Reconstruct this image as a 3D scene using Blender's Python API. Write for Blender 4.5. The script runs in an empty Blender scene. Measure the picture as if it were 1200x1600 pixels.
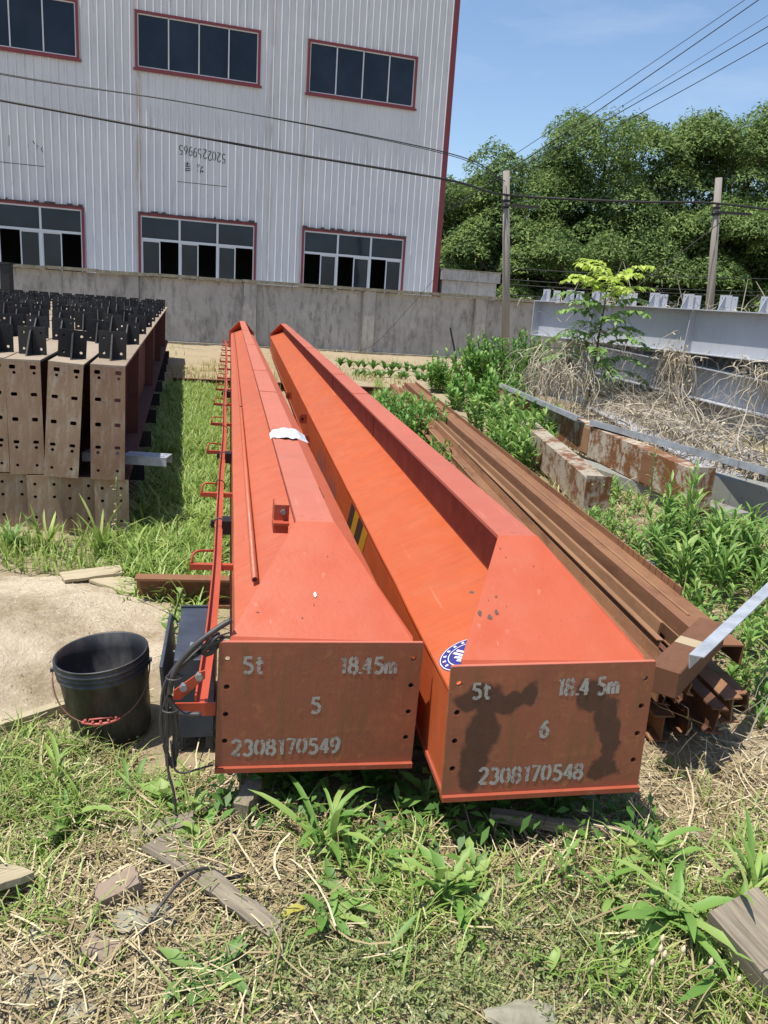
import bpy, bmesh, math, random
import numpy as np
from mathutils import Vector, Matrix, Euler

S = bpy.context.scene
COL = S.collection
rad = math.radians

# ------------------------------------------------------------------ camera
CAM_H = 1.55
cd = bpy.data.cameras.new('camera')
cam = bpy.data.objects.new('camera', cd)
COL.objects.link(cam)
_p, _r = rad(14.85), rad(3.87)
_f = Vector((0, math.cos(_p), -math.sin(_p)))
_x = Vector((1, 0, 0))
_u = _x.cross(_f)
_R = _x * math.cos(_r) + _u * math.sin(_r)
_U = -_x * math.sin(_r) + _u * math.cos(_r)
cam.matrix_world = Matrix(((_R.x, _U.x, -_f.x, 0), (_R.y, _U.y, -_f.y, 0), (_R.z, _U.z, -_f.z, CAM_H), (0, 0, 0, 1)))
cd.sensor_width = 36
cd.lens = 1260.3 / 1600 * 36
cd.clip_start = 0.05
cd.clip_end = 3000
S.camera = cam

# ------------------------------------------------------------------ sky and sun
TO_SUN = Vector((-0.31, -0.14, 1.0)).normalized()
sun_elev = math.asin(TO_SUN.z)
sun_az = math.atan2(TO_SUN.x, TO_SUN.y)
w = bpy.data.worlds.new('World')
S.world = w
w.use_nodes = True
nt = w.node_tree
nt.nodes.clear()
out = nt.nodes.new('ShaderNodeOutputWorld')
bg = nt.nodes.new('ShaderNodeBackground')
sky = nt.nodes.new('ShaderNodeTexSky')
sky.sky_type = 'NISHITA'
sky.sun_disc = False
sky.sun_elevation = sun_elev
sky.sun_rotation = sun_az
sky.air_density = 1.0
sky.dust_density = 0.6
sky.ozone_density = 3.0
bg.inputs['Strength'].default_value = 0.118
# thin high cloud
tc = nt.nodes.new('ShaderNodeTexCoord')
mp = nt.nodes.new('ShaderNodeMapping')
mp.inputs['Scale'].default_value = (1.6, 1.6, 7.0)
nz = nt.nodes.new('ShaderNodeTexNoise')
nz.inputs['Scale'].default_value = 2.6
nz.inputs['Detail'].default_value = 7
nz.inputs['Roughness'].default_value = 0.62
rp = nt.nodes.new('ShaderNodeValToRGB')
rp.color_ramp.elements[0].position = 0.5
rp.color_ramp.elements[1].position = 0.85
rp.color_ramp.elements[1].color = (0.22, 0.22, 0.22, 1)
mx = nt.nodes.new('ShaderNodeMixRGB')
mx.inputs['Color2'].default_value = (6.2, 6.6, 7.2, 1)
nt.links.new(tc.outputs['Generated'], mp.inputs['Vector'])
nt.links.new(mp.outputs['Vector'], nz.inputs['Vector'])
nt.links.new(nz.outputs['Fac'], rp.inputs['Fac'])
nt.links.new(rp.outputs['Color'], mx.inputs['Fac'])
nt.links.new(sky.outputs['Color'], mx.inputs['Color1'])
nt.links.new(mx.outputs['Color'], bg.inputs['Color'])
nt.links.new(bg.outputs['Background'], out.inputs['Surface'])

sd = bpy.data.lights.new('sun', 'SUN')
sd.energy = 4.3
sd.angle = rad(0.53)
sd.color = (1.0, 0.95, 0.87)
sun = bpy.data.objects.new('sun', sd)
COL.objects.link(sun)
sun.location = (0, 0, 30)
sun.rotation_euler = TO_SUN.to_track_quat('Z', 'Y').to_euler()

S.view_settings.view_transform = 'Standard'
S.view_settings.look = 'None'
S.view_settings.gamma = 1
S.view_settings.use_curve_mapping = False
S.view_settings.exposure = 0.52
S.cycles.max_bounces = 6
S.cycles.transparent_max_bounces = 12
S.cycles.use_denoising = True

# ------------------------------------------------------------------ helpers
def lin(h):
    h = h.lstrip('#')
    c = [int(h[i:i + 2], 16) / 255 for i in (0, 2, 4)]
    return tuple((v / 12.92 if v <= 0.04045 else ((v + 0.055) / 1.055) ** 2.4) for v in c)

def rgba(c):
    if isinstance(c, str):
        c = lin(c)
    return (c[0], c[1], c[2], 1.0)

class Mat:
    """small node builder"""
    def __init__(s, name, rough=0.6, metal=0.0, spec=0.5):
        s.m = bpy.data.materials.new(name)
        s.m.use_nodes = True
        s.t = s.m.node_tree
        s.b = s.t.nodes['Principled BSDF']
        s.b.inputs['Roughness'].default_value = rough
        s.b.inputs['Metallic'].default_value = metal
        s.b.inputs['Specular IOR Level'].default_value = spec
        s._co = None
    def n(s, typ, **kw):
        nd = s.t.nodes.new(typ)
        for k, v in kw.items():
            setattr(nd, k, v)
        return nd
    def l(s, a, b):
        s.t.links.new(a, b)
    def co(s):
        if s._co is None:
            s._co = s.n('ShaderNodeTexCoord')
        return s._co.outputs['Object']
    def noise(s, scale, detail=5, rough=0.6, vec=None, stretch=None, dist=0.0):
        nd = s.n('ShaderNodeTexNoise')
        nd.inputs['Scale'].default_value = scale
        nd.inputs['Detail'].default_value = detail
        nd.inputs['Roughness'].default_value = rough
        nd.inputs['Distortion'].default_value = dist
        v = vec if vec is not None else s.co()
        if stretch is not None:
            mp = s.n('ShaderNodeMapping')
            mp.inputs['Scale'].default_value = stretch
            s.l(v, mp.inputs['Vector'])
            v = mp.outputs['Vector']
        s.l(v, nd.inputs['Vector'])
        return nd.outputs['Fac']
    def ramp(s, fac, lo, hi, a=0.0, b=1.0):
        nd = s.n('ShaderNodeMapRange')
        nd.inputs['From Min'].default_value = lo
        nd.inputs['From Max'].default_value = hi
        nd.inputs['To Min'].default_value = a
        nd.inputs['To Max'].default_value = b
        s.l(fac, nd.inputs['Value'])
        return nd.outputs['Result']
    def mix(s, fac, a, b, mode='MIX'):
        nd = s.n('ShaderNodeMixRGB', blend_type=mode)
        for sock, v in ((nd.inputs['Fac'], fac), (nd.inputs['Color1'], a), (nd.inputs['Color2'], b)):
            if isinstance(v, (int, float)):
                sock.default_value = v
            elif isinstance(v, (tuple, list, str)):
                sock.default_value = rgba(v)
            else:
                s.l(v, sock)
        return nd.outputs['Color']
    def math(s, op, a, b=0.0, c=None):
        nd = s.n('ShaderNodeMath', operation=op)
        for i, v in enumerate((a, b) if c is None else (a, b, c)):
            if isinstance(v, (int, float)):
                nd.inputs[i].default_value = v
            else:
                s.l(v, nd.inputs[i])
        return nd.outputs['Value']
    def island(s):
        return s.n('ShaderNodeNewGeometry').outputs['Random Per Island']
    def objrand(s):
        return s.n('ShaderNodeObjectInfo').outputs['Random']
    def color(s, c):
        if isinstance(c, (tuple, list, str)):
            s.b.inputs['Base Color'].default_value = rgba(c)
        else:
            s.l(c, s.b.inputs['Base Color'])
        return s
    def rough(s, v):
        s.l(v, s.b.inputs['Roughness'])
        return s
    def bump(s, h, dist=0.005, strength=0.6):
        nd = s.n('ShaderNodeBump')
        nd.inputs['Strength'].default_value = strength
        nd.inputs['Distance'].default_value = dist
        s.l(h, nd.inputs['Height'])
        s.l(nd.outputs['Normal'], s.b.inputs['Normal'])
        return s
    def alpha(s, v):
        s.l(v, s.b.inputs['Alpha'])
        return s

def obj(name, verts, faces, mat=None, parent=None, smooth=False):
    me = bpy.data.meshes.new(name)
    me.from_pydata([tuple(v) for v in verts], [], faces)
    if smooth:
        me.polygons.foreach_set('use_smooth', [True] * len(me.polygons))
    me.update()
    return link(name, me, mat, parent)

def link(name, me, mat=None, parent=None):
    o = bpy.data.objects.new(name, me)
    COL.objects.link(o)
    if mat is not None and len(me.materials) == 0:
        me.materials.append(mat.m if isinstance(mat, Mat) else mat)
    if parent is not None:
        o.parent = parent
    return o

def big(name, V, F4, mat, parent=None, smooth=False):
    """fast mesh from numpy arrays: V (n,3), F4 (m,4) or (m,3)"""
    me = bpy.data.meshes.new(name)
    V = np.asarray(V, dtype=np.float32)
    F4 = np.asarray(F4, dtype=np.int32)
    k = F4.shape[1]
    me.vertices.add(len(V))
    me.vertices.foreach_set('co', V.ravel())
    me.loops.add(F4.size)
    me.loops.foreach_set('vertex_index', F4.ravel())
    me.polygons.add(len(F4))
    me.polygons.foreach_set('loop_start', np.arange(0, F4.size, k, dtype=np.int32))
    me.polygons.foreach_set('loop_total', np.full(len(F4), k, dtype=np.int32))
    if smooth:
        me.polygons.foreach_set('use_smooth', np.ones(len(F4), dtype=bool))
    me.update(calc_edges=True)
    return link(name, me, mat, parent)

def tag(o, label=None, cat=None, group=None, kind=None):
    if label: o['label'] = label
    if cat: o['category'] = cat
    if group: o['group'] = group
    if kind: o['kind'] = kind
    return o

def empty(name, loc=(0, 0, 0), rot=(0, 0, 0), label=None, cat=None, group=None, order='XYZ'):
    o = bpy.data.objects.new(name, None)
    o.empty_display_size = 0.1
    COL.objects.link(o)
    o.location = loc
    o.rotation_mode = order
    o.rotation_euler = rot
    return tag(o, label, cat, group)

def copy_tree(o, parent=None):
    c = o.copy()
    COL.objects.link(c)
    c.parent = parent
    for ch in list(o.children):
        copy_tree(ch, c)
    return c

class MB:
    """collects boxes, prisms and tubes; build() makes ONE mesh object"""
    def __init__(s):
        s.v = []
        s.f = []
    def add(s, vs, fs):
        b = len(s.v)
        s.v += [tuple(v) for v in vs]
        s.f += [tuple(i + b for i in f) for f in fs]
        return s
    def box(s, x0, x1, y0, y1, z0, z1, M=None):
        vs = [Vector(p) for p in ((x0, y0, z0), (x1, y0, z0), (x1, y1, z0), (x0, y1, z0), (x0, y0, z1), (x1, y0, z1), (x1, y1, z1), (x0, y1, z1))]
        if M is not None:
            vs = [M @ v for v in vs]
        return s.add(vs, [(0, 3, 2, 1), (4, 5, 6, 7), (0, 1, 5, 4), (1, 2, 6, 5), (2, 3, 7, 6), (3, 0, 4, 7)])
    def prism(s, prof, y0, y1, axis='y', M=None):
        """extrude a closed 2D profile (x,z) along y"""
        n = len(prof)
        vs = [Vector((p[0], y0, p[1])) for p in prof] + [Vector((p[0], y1, p[1])) for p in prof]
        if axis == 'x':
            vs = [Vector((v.y, v.x, v.z)) for v in vs]
        if axis == 'z':
            vs = [Vector((v.x, v.z, v.y)) for v in vs]
        if M is not None:
            vs = [M @ v for v in vs]
        fs = [tuple(range(n)), tuple(range(2 * n - 1, n - 1, -1))]
        for i in range(n):
            j = (i + 1) % n
            fs.append((i, i + n, j + n, j))
        return s.add(vs, fs)
    def tube(s, pts, r, n=6, cap=True):
        pts = [Vector(p) for p in pts]
        rs = r if isinstance(r, (list, tuple)) else [r] * len(pts)
        rings = []
        up = Vector((0, 0, 1))
        for i, p in enumerate(pts):
            d = (pts[min(i + 1, len(pts) - 1)] - pts[max(i - 1, 0)])
            if d.length < 1e-9:
                d = Vector((0, 0, 1))
            d.normalize()
            a = d.cross(up)
            if a.length < 1e-3:
                a = d.cross(Vector((1, 0, 0)))
            a.normalize()
            b = a.cross(d)
            rings.append([p + (a * math.cos(t) + b * math.sin(t)) * rs[i] for t in [2 * math.pi * k / n for k in range(n)]])
        vs = [v for rg in rings for v in rg]
        fs = []
        for i in range(len(pts) - 1):
            for k in range(n):
                k2 = (k + 1) % n
                fs.append((i * n + k, i * n + k2, (i + 1) * n + k2, (i + 1) * n + k))
        if cap:
            fs.append(tuple(range(n - 1, -1, -1)))
            fs.append(tuple(range((len(pts) - 1) * n, len(pts) * n)))
        return s.add(vs, fs)
    def quad(s, a, b, c, d):
        return s.add([a, b, c, d], [(0, 1, 2, 3)])
    def build(s, name, mat, parent=None, smooth=False):
        return obj(name, s.v, s.f, mat, parent, smooth)

def bevel_mesh(o, wd, seg=1):
    bm = bmesh.new()
    bm.from_mesh(o.data)
    bmesh.ops.recalc_face_normals(bm, faces=bm.faces)
    bmesh.ops.bevel(bm, geom=[e for e in bm.edges], offset=wd, segments=seg, affect='EDGES', clamp_overlap=True)
    bm.to_mesh(o.data)
    bm.free()
    return o

def holed_plate(name, outline, holes, t, mat, parent=None):
    """outline [(x,z)], holes [[(x,z)..]] -> plate of thickness t in y from 0 to t"""
    bm = bmesh.new()
    edges = []
    for lp in [outline] + holes:
        vs = [bm.verts.new((p[0], 0, p[1])) for p in lp]
        for i in range(len(vs)):
            edges.append(bm.edges.new((vs[i], vs[(i + 1) % len(vs)])))
    r = bmesh.ops.triangle_fill(bm, use_beauty=True, use_dissolve=False, edges=edges)
    fs = [g for g in r['geom'] if isinstance(g, bmesh.types.BMFace)]
    ex = bmesh.ops.extrude_face_region(bm, geom=fs)
    bmesh.ops.translate(bm, verts=[g for g in ex['geom'] if isinstance(g, bmesh.types.BMVert)], vec=(0, t, 0))
    bmesh.ops.recalc_face_normals(bm, faces=bm.faces)
    me = bpy.data.meshes.new(name)
    bm.to_mesh(me)
    bm.free()
    return link(name, me, mat, parent)

def circ(x, z, rx, rz=None, n=12, ph=0.0):
    rz = rx if rz is None else rz
    return [(x + rx * math.cos(2 * math.pi * k / n + ph), z + rz * math.sin(2 * math.pi * k / n + ph)) for k in range(n)]

def catmull(pts, n=6):
    P = [Vector(p) for p in pts]
    P = [P[0] * 2 - P[1]] + P + [P[-1] * 2 - P[-2]]
    o = []
    for i in range(1, len(P) - 2):
        for k in range(n):
            t = k / n
            o.append(0.5 * ((2 * P[i]) + (P[i + 1] - P[i - 1]) * t + (2 * P[i - 1] - 5 * P[i] + 4 * P[i + 1] - P[i + 2]) * t * t + (3 * P[i] - P[i - 1] - 3 * P[i + 1] + P[i + 2]) * t ** 3))
    o.append(P[-2])
    return o

# value noise on a lattice (numpy)
_rs = np.random.RandomState(7)
_lat = _rs.rand(256, 256)
def vnoise(x, y):
    x = np.asarray(x, float); y = np.asarray(y, float)
    xi = np.floor(x).astype(int); yi = np.floor(y).astype(int)
    fx = x - xi; fy = y - yi
    fx = fx * fx * (3 - 2 * fx); fy = fy * fy * (3 - 2 * fy)
    g = lambda a, b: _lat[a % 256, b % 256]
    return (g(xi, yi) * (1 - fx) + g(xi + 1, yi) * fx) * (1 - fy) + (g(xi, yi + 1) * (1 - fx) + g(xi + 1, yi + 1) * fx) * fy

def sstep(a, b, x):
    t = np.clip((x - a) / (b - a), 0, 1)
    return t * t * (3 - 2 * t)

def gh(x, y):
    """height of the ground"""
    x = np.asarray(x, float); y = np.asarray(y, float)
    h = (vnoise(x * 1.3 + 9, y * 1.3) - 0.5) * 0.05 + (vnoise(x * 5, y * 5 + 3) - 0.5) * 0.025 + (vnoise(x * 17, y * 17) - 0.5) * 0.012
    near = np.exp(-(((x - 0.85) / 0.45) ** 2 + ((y - 1.95) / 0.3) ** 2)) * 0.06      # heaped straw at the right
    near += np.exp(-(((x + 0.35) / 0.35) ** 2 + ((y - 1.85) / 0.3) ** 2)) * 0.03
    dip = np.exp(-(((x - 0.2) / 0.55) ** 2 + ((y - 2.34) / 0.30) ** 2)) * 0.10
    plot = sstep(13.5, 15, y) * (1 - sstep(22, 23, y)) * (0.03 * np.sin(y * 6.0) + (vnoise(x * 8, y * 8) - 0.5) * 0.05)
    fg = (1 - sstep(2.2, 2.6, y)) * ((vnoise(x * 11 + 5, y * 11) - .5) * .035 + (vnoise(x * 28, y * 28 + 8) - .5) * .018)
    far = 1 - sstep(26, 40, np.hypot(x, y))
    return (h + near - dip + plot + fg) * far

def ghs(x, y):
    return float(gh(np.array([x]), np.array([y]))[0])
# ------------------------------------------------------------------ materials
def paint(name, base, alt, dirt='#5a3020', rough=0.42, dirt_amt=0.5, wearamt=0.14):
    m = Mat(name, rough)
    v = m.mix(m.ramp(m.noise(0.9, 6), 0.3, 0.75), base, alt)
    streak = m.noise(3.0, 5, 0.65, stretch=(6, 0.5, 6))
    v = m.mix(m.ramp(streak, 0.5, 0.85, 0, 0.35), v, alt)
    sp = m.noise(26, 8, 0.7)
    v = m.mix(m.ramp(sp, 0.635 if dirt_amt > .7 else .66, 0.70, 0, dirt_amt), v, dirt)
    wear = m.noise(2.2, 9, 0.78, dist=0.4)
    v = m.mix(m.ramp(wear, 0.60, 0.66, 0, wearamt), v, '#8d6a58')
    scr = m.noise(38, 3, 0.6, stretch=(1, 0.035, 1))
    v = m.mix(m.ramp(scr, 0.66, 0.72, 0, 0.22), v, '#d29a80')
    if 'sheet' in name:
        roll = m.noise(7, 6, 0.7, stretch=(0.5, 11, 0.5))
        v = m.mix(m.ramp(roll, 0.5, 0.68, 0, 0.35), v, '#8f3a26')
    dust = m.noise(5, 6, 0.7)
    v = m.mix(m.ramp(dust, 0.45, 0.8, 0, 0.14), v, '#b08a72')
    m.color(v)
    m.rough(m.ramp(m.noise(9, 5), 0.3, 0.7, rough - 0.06, rough + 0.16))
    m.bump(m.math('ADD', m.math('MULTIPLY', m.noise(60, 4), .15), m.noise(2.4, 2)), 0.012, 0.35)
    return m

M_ORANGE = paint('orange_paint', '#b85636', '#b05235')
M_SLOPE = paint('orange_sheet_paint', '#b9592c', '#b1552f', rough=0.4, dirt_amt=0.2)
M_SLOPE_A = paint('faded_salmon_sheet_paint', '#b75f41', '#b05a40', rough=0.45, dirt_amt=0.2)
M_FLANGE = paint('faded_salmon_paint', '#bb6a54', '#b06350', rough=0.55, dirt_amt=0.8)
M_FLANGE_B = paint('faded_red_orange_paint', '#b25f4a', '#a85946', rough=0.55, dirt_amt=0.8)
M_WEB = paint('shade_darkened_web_paint', '#7c3022', '#742d21', rough=0.5, dirt_amt=0.3)  # web colour darkened to deepen the shade under the flange
M_BRKT = paint('bracket_orange_paint', '#b24a2f', '#a2442d', rough=0.45)

def rust(name, a, b, c, d, s=1.0, rough=0.8, stretch=(1, 1, 1), bump=0.25, metal=0.0):
    m = Mat(name, rough, metal, 0.3)
    n1 = m.noise(3.2 * s, 8, 0.62, stretch=stretch)
    n2 = m.noise(11 * s, 8, 0.7, stretch=stretch)
    n3 = m.noise(45 * s, 6, 0.7)
    v = m.mix(m.ramp(n1, 0.35, 0.65), a, b)
    v = m.mix(m.ramp(n2, 0.48, 0.68, 0, 0.8), v, c)
    v = m.mix(m.ramp(n3, 0.55, 0.75, 0, 0.6), v, d)
    r = m.objrand()
    v = m.mix(m.ramp(r, 0, .5, 0.55, 0.0), v, a)
    v = m.mix(m.ramp(r, .5, 1, 0.0, 0.5), v, d)
    m.color(v)
    m.bump(m.math('ADD', n3, n2), 0.004, bump)
    return m

M_RUST = rust('rusty_steel', '#7a553e', '#8d6749', '#60412f', '#a68260', stretch=(1, 0.25, 1))
M_RUSTD = rust('dark_rusty_steel', '#5c3d2e', '#6c4935', '#4a3126', '#7d5a42', stretch=(1, 0.5, 1))
M_STACK = rust('mill_scale_steel', '#907560', '#aa9377', '#c3b9a8', '#70503c', s=1.5, stretch=(1.4, 1, 0.45), rough=0.7)
M_STACKTOP = rust('dusty_flange_steel', '#8a7a68', '#9c8d7a', '#7a6656', '#a89a86', stretch=(1, 0.3, 1), rough=0.85)
M_STACKWEB = rust('red_primer_steel', '#5a3a33', '#643f36', '#4d3430', '#70483c', stretch=(1, 0.3, 1))
M_CLEAT = rust('black_cleat_steel', '#1d1e21', '#26272a', '#303235', '#45413c', rough=0.55, s=2)

def endplate_mat(name, dark):
    m = Mat(name, 0.6, 0.0, 0.35)
    n1 = m.noise(4.2, 6, 0.6, dist=0.6)
    n2 = m.noise(24, 8, 0.72)
    n3 = m.noise(7, 8, 0.7, stretch=(3.5, 1, 0.55))
    v = m.mix(m.ramp(n1, 0.35, 0.65), '#8e5440', '#9a5c42')
    v = m.mix(m.ramp(n3, 0.50, 0.68, 0, 0.8), v, '#7d5a3a')
    v = m.mix(m.ramp(n2, 0.54, 0.70, 0, 0.6), v, '#b0774a')
    v = m.mix(m.ramp(m.noise(55, 6, 0.8), 0.58, 0.68, 0, 0.5), v, '#5c3a2b')
    if dark:
        # two dark oily stains with drips, shaped like the ones on the real plate
        wn = m.n('ShaderNodeTexNoise'); wn.inputs['Scale'].default_value = 16; wn.inputs['Detail'].default_value = 5
        m.l(m.co(), wn.inputs['Vector'])
        wa = m.n('ShaderNodeVectorMath', operation='MULTIPLY_ADD')
        m.l(wn.outputs['Color'], wa.inputs[0]); wa.inputs[1].default_value = (.075, 0, .075)
        m.l(m.co(), wa.inputs[2])
        mask = None
        for (cx_, cz_, rx_, rz_) in ((-.205, .30, .075, .045), (-.135, .285, .075, .035), (-.195, .20, .05, .09), (-.215, .09, .045, .09), (-.07, .31, .03, .04),
                                     (.115, .30, .05, .05), (.165, .235, .04, .06), (.195, .15, .035, .08), (.185, .06, .05, .045)):
            mp_ = m.n('ShaderNodeMapping'); mp_.vector_type = 'TEXTURE'
            mp_.inputs['Location'].default_value = (cx_ + .037, 0, cz_ + .037); mp_.inputs['Scale'].default_value = (rx_, 1, rz_)
            m.l(wa.outputs['Vector'], mp_.inputs['Vector'])
            ln_ = m.n('ShaderNodeVectorMath', operation='LENGTH'); m.l(mp_.outputs['Vector'], ln_.inputs[0])
            q_ = m.ramp(ln_.outputs['Value'], 1.05, .8)
            mask = q_ if mask is None else m.math('MAXIMUM', mask, q_)
        v = m.mix(m.math('MULTIPLY', mask, .8), v, '#3d2f28')
        v = m.mix(m.ramp(m.noise(30, 6, 0.8, stretch=(4, 1, 0.3)), 0.60, 0.70, 0, 0.5), v, '#a5602d')
    else:
        n4 = m.noise(2.6, 5, 0.6)
        v = m.mix(m.ramp(n4, 0.45, 0.75, 0, 0.6), v, '#7a4e3a')
    m.color(v)
    m.rough(m.ramp(n1, 0.3, 0.7, 0.42, 0.75))
    m.bump(m.math('ADD', n2, m.math('MULTIPLY', n3, 1.3)), 0.003, 0.4)
    return m
M_PLATE_A = endplate_mat('brown_primer_plate', False)
M_PLATE_B = endplate_mat('stained_rust_plate', True)

def stencil(name, lo):
    m = Mat(name, 0.7)
    m.color(m.mix(m.noise(30), '#b9b3aa', '#8f857c'))
    n = m.math('ADD', m.math('MULTIPLY', m.noise(70, 6, 0.8), 0.6), m.math('MULTIPLY', m.noise(14, 4), 0.4))
    m.alpha(m.ramp(n, lo, lo + 0.09))
    return m
M_STENCIL = stencil('worn_white_stencil', 0.40)
M_STENCIL_FAINT = stencil('faint_white_stencil', 0.40)

M_WHITEP = Mat('white_print', 0.5).color('#e8e6e2')
M_BLUEP = Mat('blue_print', 0.4).color('#33337c')
M_YELLOWP = Mat('yellow_tape', 0.5).color('#b98a25')
M_BLACKTAPE = Mat('dark_tape', 0.5).color('#37342f')
M_BLUEMARK = Mat('blue_grey_marker', 0.6).color('#6a6a80')
M_CHAR = Mat('black_marker', 0.6).color('#1b1d26')
M_CLOTH = Mat('white_cloth', 0.85)
M_CLOTH.color(M_CLOTH.mix(M_CLOTH.noise(20), '#c3c6cb', '#a9adb4')).bump(M_CLOTH.noise(30), 0.006, 0.5)

M_BUCKET = Mat('black_plastic', 0.42)
_v = M_BUCKET.mix(M_BUCKET.ramp(M_BUCKET.noise(8, 7, 0.7, stretch=(1, 1, 0.4)), 0.47, 0.70, 0, 0.65), '#2b2c2f', '#6d6a66')
M_BUCKET.color(_v)
M_BUCKET.rough(M_BUCKET.ramp(M_BUCKET.noise(12), 0.3, 0.7, 0.35, 0.6))
M_HANDLE = Mat('faded_red_plastic', 0.5).color('#b35a50')
M_WIREH = Mat('dull_wire', 0.45, 0.6).color('#7a5a4c')

M_CABINET = Mat('slate_cabinet_paint', 0.42)
M_CABINET.color(M_CABINET.mix(M_CABINET.ramp(M_CABINET.noise(6, 7, 0.7), 0.45, 0.75), '#343a45', '#4a515e')).bump(M_CABINET.noise(40), 0.001, 0.2)
M_CABLE = Mat('black_rubber', 0.5)
M_CABLE.color(M_CABLE.mix(M_CABLE.noise(30), '#2c2a2a', '#4a4543'))
M_BLACK = Mat('black_clamp', 0.45).color('#151517')
M_ZINC = Mat('zinc', 0.4, 0.6)
M_ZINC.color(M_ZINC.mix(M_ZINC.noise(25, 6), '#a7adb3', '#8b9197'))
M_GALV = Mat('galvanised_steel', 0.45, 0.1)
M_GALV.color(M_GALV.mix(M_GALV.ramp(M_GALV.noise(14, 7, 0.7), 0.4, 0.7), '#a9afb6', '#8a8f96')).bump(M_GALV.noise(50), 0.001, 0.2)

M_GALVD = Mat('dull_galvanised_steel', 0.6, 0.0)
M_GALVD.color(M_GALVD.mix(M_GALVD.ramp(M_GALVD.noise(6, 8, 0.75), 0.4, 0.65), '#8d9297', '#6e6f6e')).bump(M_GALVD.noise(50), 0.001, 0.2)
M_GREYB = Mat('grey_primer_steel', 0.6)
_v = M_GREYB.mix(M_GREYB.ramp(M_GREYB.noise(2.2, 6), 0.35, 0.7), '#a5a8b0', '#b0b2b7')
_v = M_GREYB.mix(M_GREYB.ramp(M_GREYB.noise(5, 7, 0.7, stretch=(4, 4, 0.6)), 0.55, 0.75, 0, 0.5), _v, '#8c8a87')
_v = M_GREYB.mix(M_GREYB.ramp(M_GREYB.noise(18, 8, 0.75), 0.66, 0.74, 0, 0.6), _v, '#6e5138')
M_GREYB.color(_v).bump(M_GREYB.noise(30), 0.002, 0.2)

def flaked(name, base, rustc, lo, hi):
    m = Mat(name, 0.7)
    n1 = m.noise(4.5, 9, 0.72)
    n2 = m.noise(20, 8, 0.75)
    n = m.math('ADD', m.math('MULTIPLY', n1, 0.65), m.math('MULTIPLY', n2, 0.35))
    rc = m.mix(m.noise(12, 5), rustc, '#5f3a22')
    v = m.mix(m.ramp(n, lo, hi), base, rc)
    m.color(v).bump(n, 0.004, 0.4)
    return m
M_FLAKE_O = flaked('flaking_cream_over_orange_rust', '#b0a592', '#8a5a2e', 0.45, 0.52)
M_FLAKE_W = flaked('flaking_cream_paint', '#9f9582', '#7d5232', 0.48, 0.55)
M_FLAKE_G = flaked('flaking_grey_paint', '#85867f', '#6b4a30', 0.56, 0.62)

def leafm(name, a, b, c, trans=0.25, rough=0.5):
    m = Mat(name, 0.7 if name == 'tree_leaf' else rough, 0, 0.12 if name == 'tree_leaf' else 0.35)
    r = m.island()
    v = m.mix(m.ramp(r, 0.0, 0.55), a, b)
    v = m.mix(m.ramp(r, 0.6, 1.0), v, c)
    if name == 'tree_leaf':
        v = m.mix(m.ramp(m.noise(0.55, 3), 0.45, 0.62, 0, 0.45), v, '#8fa35c')
    # the same leaf tints light that passes through it
    tr = m.n('ShaderNodeBsdfTranslucent')
    hs = m.n('ShaderNodeHueSaturation')
    hs.inputs['Value'].default_value = 1.3
    m.l(v, hs.inputs['Color'])
    m.l(hs.outputs['Color'], tr.inputs['Color'])
    m.color(v)
    ms = m.n('ShaderNodeMixShader')
    ms.inputs['Fac'].default_value = trans
    o = [n for n in m.t.nodes if n.type == 'OUTPUT_MATERIAL'][0]
    m.l(m.b.outputs['BSDF'], ms.inputs[1])
    m.l(tr.outputs['BSDF'], ms.inputs[2])
    m.l(ms.outputs['Shader'], o.inputs['Surface'])
    return m
M_GRASS = leafm('grass_blades', '#69853a', '#8ba650', '#b4be76')
M_GRASSDRY = leafm('drying_grass', '#8d9a55', '#a59a62', '#b5a878', 0.2)
M_WEED = leafm('weed_leaf', '#5a8038', '#76994a', '#9aae62')
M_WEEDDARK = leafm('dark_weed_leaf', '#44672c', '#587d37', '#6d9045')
M_BUSH = leafm('bush_leaf', '#4a7030', '#5f8a3a', '#86a850')
M_SAPTOP = leafm('young_yellow_green_leaf', '#9db648', '#b2c45a', '#c6d072', 0.35)
M_SAPLOW = leafm('mature_sapling_leaf', '#5a7a3e', '#6f8f4c', '#86a35c', 0.25)
M_TREE = leafm('tree_leaf', '#435834', '#5d7643', '#8c9e62', 0.25)
M_YELLOWLEAF = leafm('yellow_leaf', '#a9a046', '#b5ab52', '#9d9450', 0.3)
M_STRAW = Mat('dry_straw', 0.75, 0, 0.25)
_r = M_STRAW.island()
M_STRAW.color(M_STRAW.mix(M_STRAW.ramp(_r, 0, 0.6), '#74654b', M_STRAW.mix(M_STRAW.ramp(_r, 0.6, 1.0), '#a99874', '#cfc3a0')))
M_VINE = Mat('dead_vine', 0.8, 0, 0.2)
_r = M_VINE.island()
M_VINE.color(M_VINE.mix(M_VINE.ramp(_r, 0, 1.0), '#8d8172', '#cbbfa8'))
M_BARK = Mat('bark', 0.9)
M_BARK.color(M_BARK.mix(M_BARK.noise(6, 6), '#40372c', '#57493a')).bump(M_BARK.noise(14, 6), 0.02, 0.6)
M_STEM = Mat('green_stem', 0.7).color('#7b8a4c')

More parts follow.
